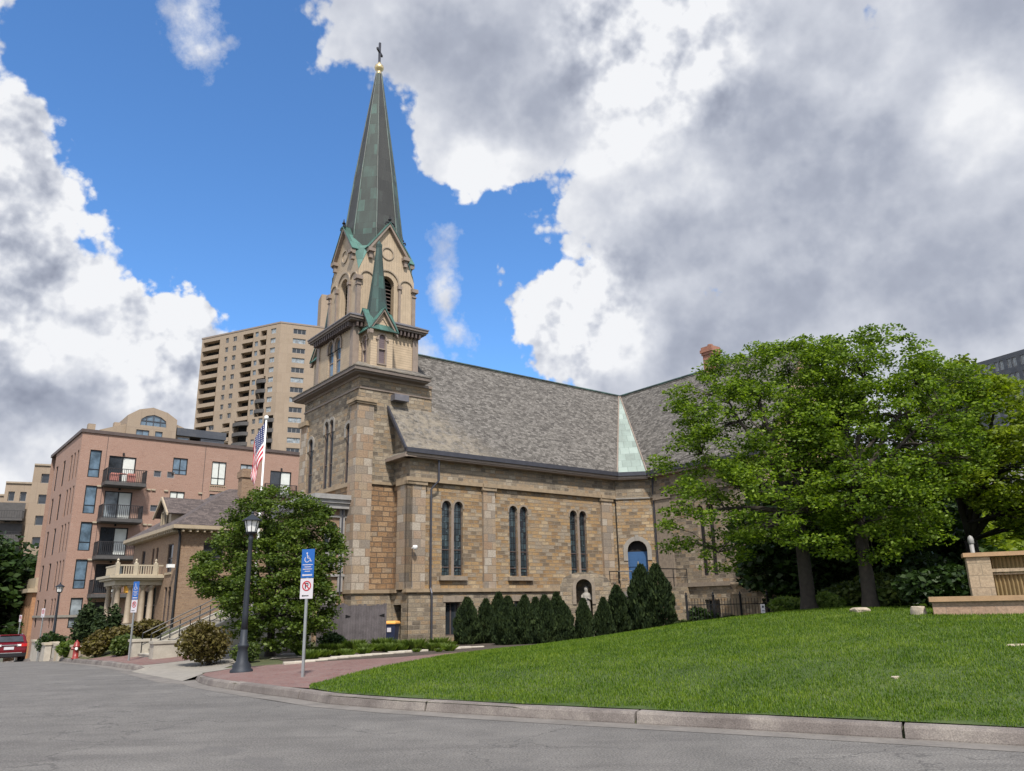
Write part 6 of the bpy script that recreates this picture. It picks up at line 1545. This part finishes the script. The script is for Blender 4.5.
# ---------------- concrete steps with side walls and handrails
plain('step_concrete', (.36, .33, .275), .9, vary=.25, bmp=.3)
s0 = xy(141, 36.6); zg_ = gz(*s0) - .05
stp = thing('steps', 'flight of pale concrete steps with low side walls rising to the tan house', 'steps', (s0[0], s0[1], zg_), math.radians(90) - HN)
WS = 3.0; ns, rise, run = 12, .18, .385
for i in range(ns):
    w = MB(); w.box(i * run, ns * run + 1.4, -WS + .02, -.02, i * rise if i else -.4, (i + 1) * rise); w.box(i * run - .02, i * run + .06, -WS + .02, -.02, (i + 1) * rise - .04, (i + 1) * rise + .004); w.build('step', 'step_concrete', stp)
for y0, y1, nm in ((0, .32, 0), (-WS - .32, -WS, 1)):
    w = MB(); zT = ns * rise + .25; w.prism([(.5, y0, -.5), (ns * run + 1.4, y0, -.5), (ns * run + 1.4, y0, zT), (ns * run, y0, zT), (.5, y0, .55)], (0, y1 - y0, 0)); w.build('side_wall', 'step_concrete', stp)
    w = MB(); w.box(-.25, .62, y0 - .12, y1 + .12, -.4, .62); w.box(-.3, .67, y0 - .16, y1 + .16, .62, .72); w.build('end_block', 'step_concrete', stp)
for yy in (-.12, -WS / 2, -WS + .12):
    w = MB(); h0 = .95; a_ = (0.1, yy, h0); b_ = (ns * run, yy, ns * rise + h0)
    w.tube([(.1, yy, 0), a_], .022, 6); w.tube([a_, b_, (ns * run + 1.0, yy, ns * rise + h0)], .025, 6); w.tube([(.1, yy, .5), (ns * run, yy, ns * rise + .5)], .018, 6)
    for k in (3, 6, 9, 12): w.tube([(k * run, yy, k * rise - .1), (k * run, yy, k * rise + h0)], .02, 6)
    w.build('handrail', 'black_metal', stp)

# planter walls and garden in front of the flats
def lowwall(px0, D0, px1, D1, h, label, mat='cream_dull', capm='cream_paint', th=.3, base=-.6):
    a = xy(px0, D0); b2 = xy(px1, D1); L = math.dist(a, b2); z = gz(*a)
    t = thing('retaining_wall', label, 'wall', (a[0], a[1], z), math.atan2(b2[1] - a[1], b2[0] - a[0]), 'low walls in front of the flats')
    w = MB(); w.box(0, L, -th / 2, th / 2, base, h); w.build('wall_body', mat, t); w = MB(); w.box(-.05, L + .05, -th / 2 - .05, th / 2 + .05, h, h + .1); w.build('coping', capm, t)
lowwall(38, 56, 52, 48, .95, 'pale low retaining wall at the left, between the lamp post and the orange building', 'white_block')
lowwall(62, 46, 96, 41, .55, 'low retaining wall with a yellowish coping behind the fire hydrant')
lowwall(52, 52, 66, 45, .75, 'short middle stretch of pale low wall behind the distant lamp post', 'white_block')
for px, D, rx, rz, mat, lab in [(88, 45, .9, 2.3, 'cedar_leaf', 'pointed dark green conifer behind the fire hydrant'), (107, 42, .7, 1.9, 'cedar_leaf', 'smaller dark green conifer in front of the cream porch'), (60, 50, 1.1, 1.1, 'dark_leaf', 'dark rounded shrub beside the distant lamp post'), (99, 40, .8, 1.0, 'brown_leaf', 'brownish shrub between the two conifers'),
                                (118, 40, .9, 1.1, 'brown_leaf', 'rusty shrub in front of the porch columns'), (152, 41, .9, .9, 'brown_leaf', 'low rusty shrub between the porch and the concrete steps'), (124, 38, .6, .8, 'bush_leaf', 'green shrub at the left foot of the concrete steps'), (72, 44, .7, .7, 'crab_leaf', 'small blue-green shrub just left of the hydrant')]:
    x, y = xy(px, D); bush('shrub', lab, 'shrub', (x, y, gz(x, y)), rx * .8, rz, 2600, .10, mat, int(px), 'garden shrubs before the flats and porch')

# ---------------- wooden fence and gate
def boards(px0, D0, px1, D1, h, name, label, gate=False):
    a = xy(px0, D0); b2 = xy(px1, D1); L = math.dist(a, b2); t = thing(name, label, 'fence' if not gate else 'gate', (a[0], a[1], gz(*a)), math.atan2(b2[1] - a[1], b2[0] - a[0]))
    n = int(L / .145)
    for i in range(n):
        w = MB(); k = i * L / n; w.box(k + .004, k + L / n - .006, -.012 + random.uniform(-.006, .006), .012, .03, h + random.uniform(-.035, .035)); w.build('board', 'grey_boards_plain', t)
    w = MB(); w.box(0, L, .014, .06, .35, .44); w.box(0, L, .014, .06, h - .4, h - .31); w.build('rail', 'grey_boards_plain', t)
    w = MB(); w.box(-.1, .0, -.05, .06, -.2, h + .05); w.build('post', 'grey_boards_plain', t); w = MB(); w.box(L, L + .1, -.05, .06, -.2, h + .05); w.build('post', 'grey_boards_plain', t)
    if gate:
        for u in (.0, L - .32):
            for z in (.3, h - .45):
                w = MB(); w.prism([(u, -.02, z - .07), (u, -.02, z + .07), (u + .32, -.02, z)] if u < .1 else [(u + .32, -.02, z - .07), (u + .32, -.02, z + .07), (u, -.02, z)], (0, -.01, 0)); w.build('strap_hinge', 'black_metal', t)
plain('grey_boards_plain', (.12, .105, .108), .9, vary=.45, scale=2.5, bmp=.4)
boards(319, 35.8, 341.5, 34.4, 1.72, 'wooden_fence', 'weathered grey board fence panel in shade, left of the double gate')
boards(344.5, 34.3, 384, 35.9, 1.75, 'wooden_gate', 'weathered grey double board gate with black strap hinges beside the tower', True)
# bin
bx, by = xy(391.5, 36.4); t = thing('waste_bin', 'dark blue wheeled bin with an orange lid and a white label, beside the gate', 'bin', (bx, by, gz(bx, by)), math.radians(-10))
w = MB(); w.loft([[Vector((a_ * s1, b_ * s1, z)) for a_, b_ in ((-.27, -.3), (.27, -.3), (.27, .3), (-.27, .3))] for s1, z in ((.82, .05), (1, .86), (1.06, .87), (1.06, .92))]); w.build('bin_body', 'bin_navy', t)
w = MB(); w.loft([[Vector((a_ * s1, b_ * s1, z)) for a_, b_ in ((-.27, -.3), (.27, -.3), (.27, .3), (-.27, .3))] for s1, z in ((1.14, .92), (1.14, .97), (1.0, 1.03), (.6, 1.05))]); w.build('lid', 'bin_orange', t)
w = MB(); w.box(-.09, .09, -.312, -.29, .58, .76); w.build('label_plate', 'sign_white', t)
for sg in (-1, 1): w = MB(); w.tube([(sg * .2, .3, .1), (sg * .27, .3, .1)], .1, 12); w.build('wheel', 'tyre', t)

# concrete pad by the tree
px_ = [xy(272, 29.0), xy(330, 29.2), xy(338, 31.2), xy(285, 31.8)]
o = sheet('paved_pad', [tuple(q) for q in px_], 'concrete', .03, .6)

# ---------------- stone grotto and statue
gp = xy(587, 38.3); gh_ = at(587, 572, 38.3).z - gz(*gp)
gr_ = thing('stone_grotto', 'rounded rough stone grotto with an arched niche standing before the church wall', 'shrine', (gp[0], gp[1], gz(*gp)), math.radians(-4))
GF = Face((0, 0, 0), (1, 0, 0), (0, -1, 0)); w = MB(); gw = 1.22
ol = [(-gw, -.3), (gw, -.3), (gw * 1.0, gh_ - .55), (gw * .85, gh_ - .28), (.55, gh_ - .05), (0, gh_), (-.55, gh_ - .03), (-gw * .85, gh_ - .25), (-gw, gh_ - .6)]
hz1 = at(584, 579, 38.3).z - gz(*gp)
GF.panel(w, ol, [arch(-.46, .30, .9, hz1)], .8)
for (a, b2) in zip(ol[1:], ol[2:] + ol[:1]): w.add([GF.P(a[0], a[1]), GF.P(b2[0], b2[1]), GF.P(b2[0], b2[1], -1.1), GF.P(a[0], a[1], -1.1)], [(0, 1, 2, 3)])
w.add([GF.P(u, z, -1.1) for u, z in ol], [tuple(range(len(ol)))]); w.add([GF.P(u, z, -.8) for u, z in arch(-.46, .30, .9, hz1)], [tuple(range(13))]); w.build('masonry', 'stone_grey', gr_, fix=True)
w = MB(); GF.ring(w, arch(-.62, .46, 1.6, hz1 + .17), [(-.46, 1.6), (.30, 1.6)] + arch(-.46, .30, 1, hz1)[2:], 0, .05); w.build('arch_stones', 'arch_stone', gr_)
st = thing('statue', 'small pale robed statue standing inside the stone grotto', 'statue', (gp[0] + .05, gp[1] + .32, gz(*gp) + .9), math.radians(-4))
w = MB(); H2 = hz1 - .9 - .35
def ell(z, rx, ry, dx=0, dy=0): return [Vector((dx + rx * math.cos(2 * PI * i / 20) * (1 + .05 * math.sin(i * 3)), dy + ry * math.sin(2 * PI * i / 20), z)) for i in range(20)]
k = H2 / 1.35
w.loft([ell(0, .20 * k, .17 * k), ell(.08 * k, .21 * k, .17 * k), ell(.45 * k, .17 * k, .14 * k), ell(.78 * k, .15 * k, .12 * k), ell(.95 * k, .19 * k, .13 * k), ell(1.05 * k, .18 * k, .11 * k), ell(1.11 * k, .08 * k, .08 * k), ell(1.15 * k, .075 * k, .085 * k, 0, -.01), ell(1.22 * k, .10 * k, .10 * k, 0, -.01), ell(1.30 * k, .095 * k, .10 * k), ell(1.36 * k, .04 * k, .05 * k)]); w.build('robed_figure', 'statue_stone', st, True)
for sg in (-1, 1): w = MB(); w.tube([(sg * .17 * k, 0, 1.0 * k), (sg * .19 * k, -.06, .8 * k), (sg * .04 * k, -.17 * k, .88 * k)], [.055 * k, .05 * k, .03 * k], 8); w.build('arm', 'statue_stone', st, True)

# ---------------- side stairs to the blue door
ss = thing('side_stairs', 'stone side stairs and landing with iron railings below the blue door', 'stairs', CH_O, CH_R)
lz = 2.42
w = MB(); w.prism([(14.25, -.06, -.6), (TX - .06, TY, -.6), (TX - .06, -3.9, -.6), (13.4, -3.9, -.6), (13.4, -.06, -.6)], (0, 0, .6 + lz)); w.build('landing', 'stone_grey', ss)
for i in range(13): w = MB(); w.box(13.4 - .30 * (i + 1), 13.4 - .3 * i, -3.6, -.75, -.3, lz - .18 * (i + 1)); w.build('step', 'concrete', ss)
for y0, y1 in ((-.75, -.42), (-3.95, -3.6)):
    w = MB(); w.prism([(13.4, y0, -.4), (13.4, y0, lz + .25), (9.5, y0, .25), (9.2, y0, .25), (9.2, y0, -.4)], (0, y1 - y0, 0)); w.build('side_wall', 'sandstone', ss)
def rail3(pts, h=.95, n=None):
    w = MB(); 
    for a, b2 in zip(pts, pts[1:]):
        a, b2 = Vector(a), Vector(b2); w.tube([a + Vector((0, 0, h)), b2 + Vector((0, 0, h))], .03, 6); w.tube([a + Vector((0, 0, h * .5)), b2 + Vector((0, 0, h * .5))], .02, 6)
        m_ = max(1, int((b2 - a).length / .9))
        for i in range(m_ + 1): q = a + (b2 - a) * i / m_; w.tube([q, q + Vector((0, 0, h))], .025, 6)
    return w
rail3([(12.9, -.5, lz), (13.6, -.5, lz), (14.2, -1.0, lz)]).build('railing', 'black_metal', ss); rail3([(9.6, -3.8, .3), (13.4, -3.8, lz), (TX - .1, -3.8, lz)]).build('railing', 'black_metal', ss)

# ---------------- iron fence
ia = xy(688, 36.5); ib = xy(797, 37.5); L = math.dist(ia, ib)
fe = thing('iron_fence', 'black iron picket fence in the shade at the foot of the transept', 'fence', (ia[0], ia[1], gz(*ia) - .05), math.atan2(ib[1] - ia[1], ib[0] - ia[0]))
for s_i in range(4):
    w = MB(); u0 = s_i * L / 4; u1 = u0 + L / 4
    kk = u0 + .1
    while kk < u1 - .05: w.box(kk - .009, kk + .009, -.009, .009, .08, 1.42); w.lathe((kk, 0, 1.42), [(.018, 0), (.002, .07)], 4); kk += .13
    for z in (.15, 1.2): w.box(u0, u1, -.012, .012, z, z + .035)
    w.build('picket_panel', 'black_metal', fe)
for i in range(5): w = MB(); u = i * L / 4; w.box(u - .05, u + .05, -.05, .05, -.1, 1.6); w.lathe((u, 0, 1.6), [(.07, 0), (.07, .03), (.03, .07), (.05, .11), (.01, .17)], 8); w.build('post', 'black_metal', fe)
# small statue with hanging branches glimpsed against the transept (urn on a plinth)
up_ = xy(738, 39); t = thing('garden_urn', 'pale stone urn on a plinth behind the iron fence', 'urn', (up_[0], up_[1], gz(*up_)))
w = MB(); w.box(-.22, .22, -.22, .22, -.1, .15); w.box(-.17, .17, -.17, .17, .15, 1.5); w.box(-.22, .22, -.22, .22, 1.5, 1.6); w.build('plinth', 'stone_trim', t); w = MB(); w.lathe((0, 0, 1.6), [(.12, 0), (.06, .08), (.09, .16), (.2, .34), (.22, .42), (.17, .44)], 14); w.build('bowl', 'stone_trim', t, True)

# ---------------- stone screen and seat wall at the right
wx = xy(935, 22.3); hd = math.radians(90 - 116)
sw_ = thing('seat_wall', 'low pink sandstone seat wall with an orange-tan coping at the right end of the lawn', 'wall', (wx[0], wx[1], gz(*wx)), hd)
w = MB(); w.box(0, 9, 0, .5, -.4, .33); w.build('wall_body', 'sandstone', sw_); w = MB(); w.box(-.06, 9, -.08, .6, .33, .45)
plain('coping_stone', (.37, .235, .13), .8, vary=.2, bmp=.3)
w.build('coping', 'coping_stone', sw_)
sx_ = xy(977, 23.1); scn = thing('stone_screen', 'tan stone screen wall with ribbed bronze-coloured panels behind the seat wall', 'wall', (sx_[0], sx_[1], gz(*sx_)), hd)
zt2 = at(968, 553, 23.1).z - gz(*sx_)
w = MB(); w.box(0, .52, 0, .6, -.4, zt2 - .1); w.build('pillar', 'sand_ashlar', scn)
w = MB(); w.box(-.06, 8, -.06, .66, zt2 - .1, zt2); w.build('coping', 'coping_stone', scn)
zm = .45 + (zt2 - .45) * .50
def ribs(z0, z1, d):
    w = MB(); kk = .52
    while kk < 8: w.prism([(kk, d, z0), (kk + .045, d - .07, z0), (kk + .09, d, z0)], (0, 0, z1 - z0)); kk += .09
    w.box(.52, 8, d, d + .1, z0, z1); return w
plain('bronze_rib', (.30, .22, .11), .55, .2, vary=.2)
ribs(-.3, zm - .05, .22).build('ribbed_panel', 'bronze_rib', scn); ribs(zm + .10, zt2 - .12, .22).build('ribbed_panel', 'bronze_rib', scn)
w = MB(); w.box(.52, 8, .06, .5, zm + .02, zm + .10); w.box(.52, 8, .12, .4, zm - .05, zm - .0); w.build('shelf', 'sand_ashlar', scn)
# lamp bollard behind the screen
lx = xy(985, 26.5); t = thing('bollard_lamp', 'pale grey post with a rounded cap sticking up behind the stone screen', 'lamp', (lx[0], lx[1], gz(*lx)))
w = MB(); w.tube([(0, 0, -.2), (0, 0, 1.8)], .06, 10); w.build('post', 'grey_trim', t, True); w = MB(); w.lathe((0, 0, 1.75), [(.06, 0), (.08, .03), (.085, .14), (.06, .22), (.01, .26)], 12); w.build('globe', 'grey_trim', t, True)

# boulders on the lawn crest and little stones in the grass
def rock(px, D, sx, sy, sz, label, seed, mat='boulder', holef=False, gp='stones on the lawn', nm='boulder'):
    x, y = xy(px, D); rg = np.random.default_rng(seed); bm = bmesh.new(); bmesh.ops.create_icosphere(bm, subdivisions=3, radius=1)
    f1 = rg.normal(size=3) * 2
    for v in bm.verts:
        n_ = .12 * math.sin(v.co.x * 3 + f1[0]) + .1 * math.sin(v.co.y * 4 + f1[1]) + .08 * math.sin(v.co.z * 5 + f1[2] + v.co.x * 2)
        v.co = v.co * (1 + n_); v.co.z = max(-.35, min(.62 + .1 * n_, v.co.z)); v.co = Vector((v.co.x * sx, v.co.y * sy, v.co.z * sz))
    me = bpy.data.meshes.new(nm); bm.to_mesh(me); bm.free(); o = link(nm, me, mat); o.location = (x, y, gz(x, y) + sz * .15); o.rotation_euler = (0, 0, seed); tag(o, label, 'stone', gp)
rock(861, 24.5, .36, .26, .16, 'long flat pale slab lying on the lawn crest between the two locust trunks', 1)
rock(921, 22.6, .20, .15, .28, 'small arched pale boulder just left of the seat wall', 2)
rock(1011, 16.2, .14, .09, .05, 'small flat stone half sunk in the grass near the right edge', 3)
rock(887, 13.6, .09, .06, .035, 'small pale stone half hidden in the middle of the lawn', 4)
# small white notice
nx, ny = xy(764, 26.8); t = thing('notice_board', 'tiny white notice on a stake at the lawn edge in front of the iron fence', 'sign', (nx, ny, gz(nx, ny)), .2)
w = MB(); w.box(-.07, .07, -.01, 0, .06, .33); w.build('panel', 'sign_white', t); w = MB(); w.box(-.012, .012, 0, .012, -.1, .3); w.build('stake', 'galvanised', t); w = MB(); w.box(-.035, .035, -.014, -.011, .22, .29); w.box(-.05, .05, -.014, -.011, .12, .14); w.build('marking', 'slate_panel', t)
# garden ornaments (bare shrubs) by the first trunk: pale wind chime frame
gx_, gy_ = xy(868, 29); t = thing('garden_ornament', 'blue-green metal garden ornament on a stake among the weeds between the trunks', 'ornament', (gx_, gy_, gz(gx_, gy_)))
w = MB(); w.tube([(0, 0, -.1), (0, 0, .75)], .02, 6); w.build('stake', 'green_copper', t); w = MB(); w.lathe((0, 0, .75), [(.02, 0), (.10, .06), (.11, .14), (.05, .22), (.02, .3)], 10); w.build('ball', 'green_copper', t, True)

# split meshes that hold several separate pieces into parts of their own
def split_parts(o):
    me = o.data; n = len(me.vertices)
    par = list(range(n))
    def find(i):
        while par[i] != i: par[i] = par[par[i]]; i = par[i]
        return i
    for e_ in me.edges:
        a, b2 = find(e_.vertices[0]), find(e_.vertices[1])
        if a != b2: par[a] = b2
    co = np.empty(n * 3); me.vertices.foreach_get('co', co); co = co.reshape(-1, 3)
    root = np.array([find(i) for i in range(n)]); ids = np.unique(root)
    bb = [(co[root == r].min(0) - .012, co[root == r].max(0) + .012) for r in ids]
    k = len(ids); p2 = list(range(k))
    def f2(i):
        while p2[i] != i: i = p2[i]
        return i
    for i in range(k):
        for j in range(i + 1, k):
            if (bb[i][0] <= bb[j][1]).all() and (bb[j][0] <= bb[i][1]).all(): p2[f2(i)] = f2(j)
    cl = np.array([f2(i) for i in range(k)]); lab = {r: cl[i] for i, r in enumerate(ids)}
    u = list(dict.fromkeys(cl.tolist()))
    if len(u) < 2 or len(u) > 100: return
    vl = np.array([lab[r] for r in root])
    for c in u:
        bm = bmesh.new(); bm.from_mesh(me); bm.verts.ensure_lookup_table()
        bmesh.ops.delete(bm, geom=[v for v in bm.verts if vl[v.index] != c], context='VERTS')
        m2 = bpy.data.meshes.new(o.name.split('.')[0]); bm.to_mesh(m2); bm.free()
        for mt in me.materials:
            if len(m2.materials) < len(me.materials): m2.materials.append(mt)
        q = bpy.data.objects.new(o.name.split('.')[0], m2); COL.objects.link(q); q.parent = o.parent
        if c == u[0]:
            for ch in list(o.children): ch.parent = q
    bpy.data.objects.remove(o)
SPL = {'buttress', 'corner_pier', 'transept_base_wall', 'column', 'broach', 'window_hood', 'string_course', 'pier_cap', 'transept_trim', 'arch_moulding', 'gable_board', 'gable_bracket', 'gable_roof', 'finial', 'corner_board', 'east_wall', 'belt_course', 'vestibule_cornice', 'control_joint', 'gable_trim', 'valley_flashing', 'gutter', 'louver_frame', 'cornice_brackets', 'sill', 'turret_roof'}
for o in [o for o in bpy.data.objects if o.type == 'MESH' and o.parent and o.name.split('.')[0] in SPL]: split_parts(o)
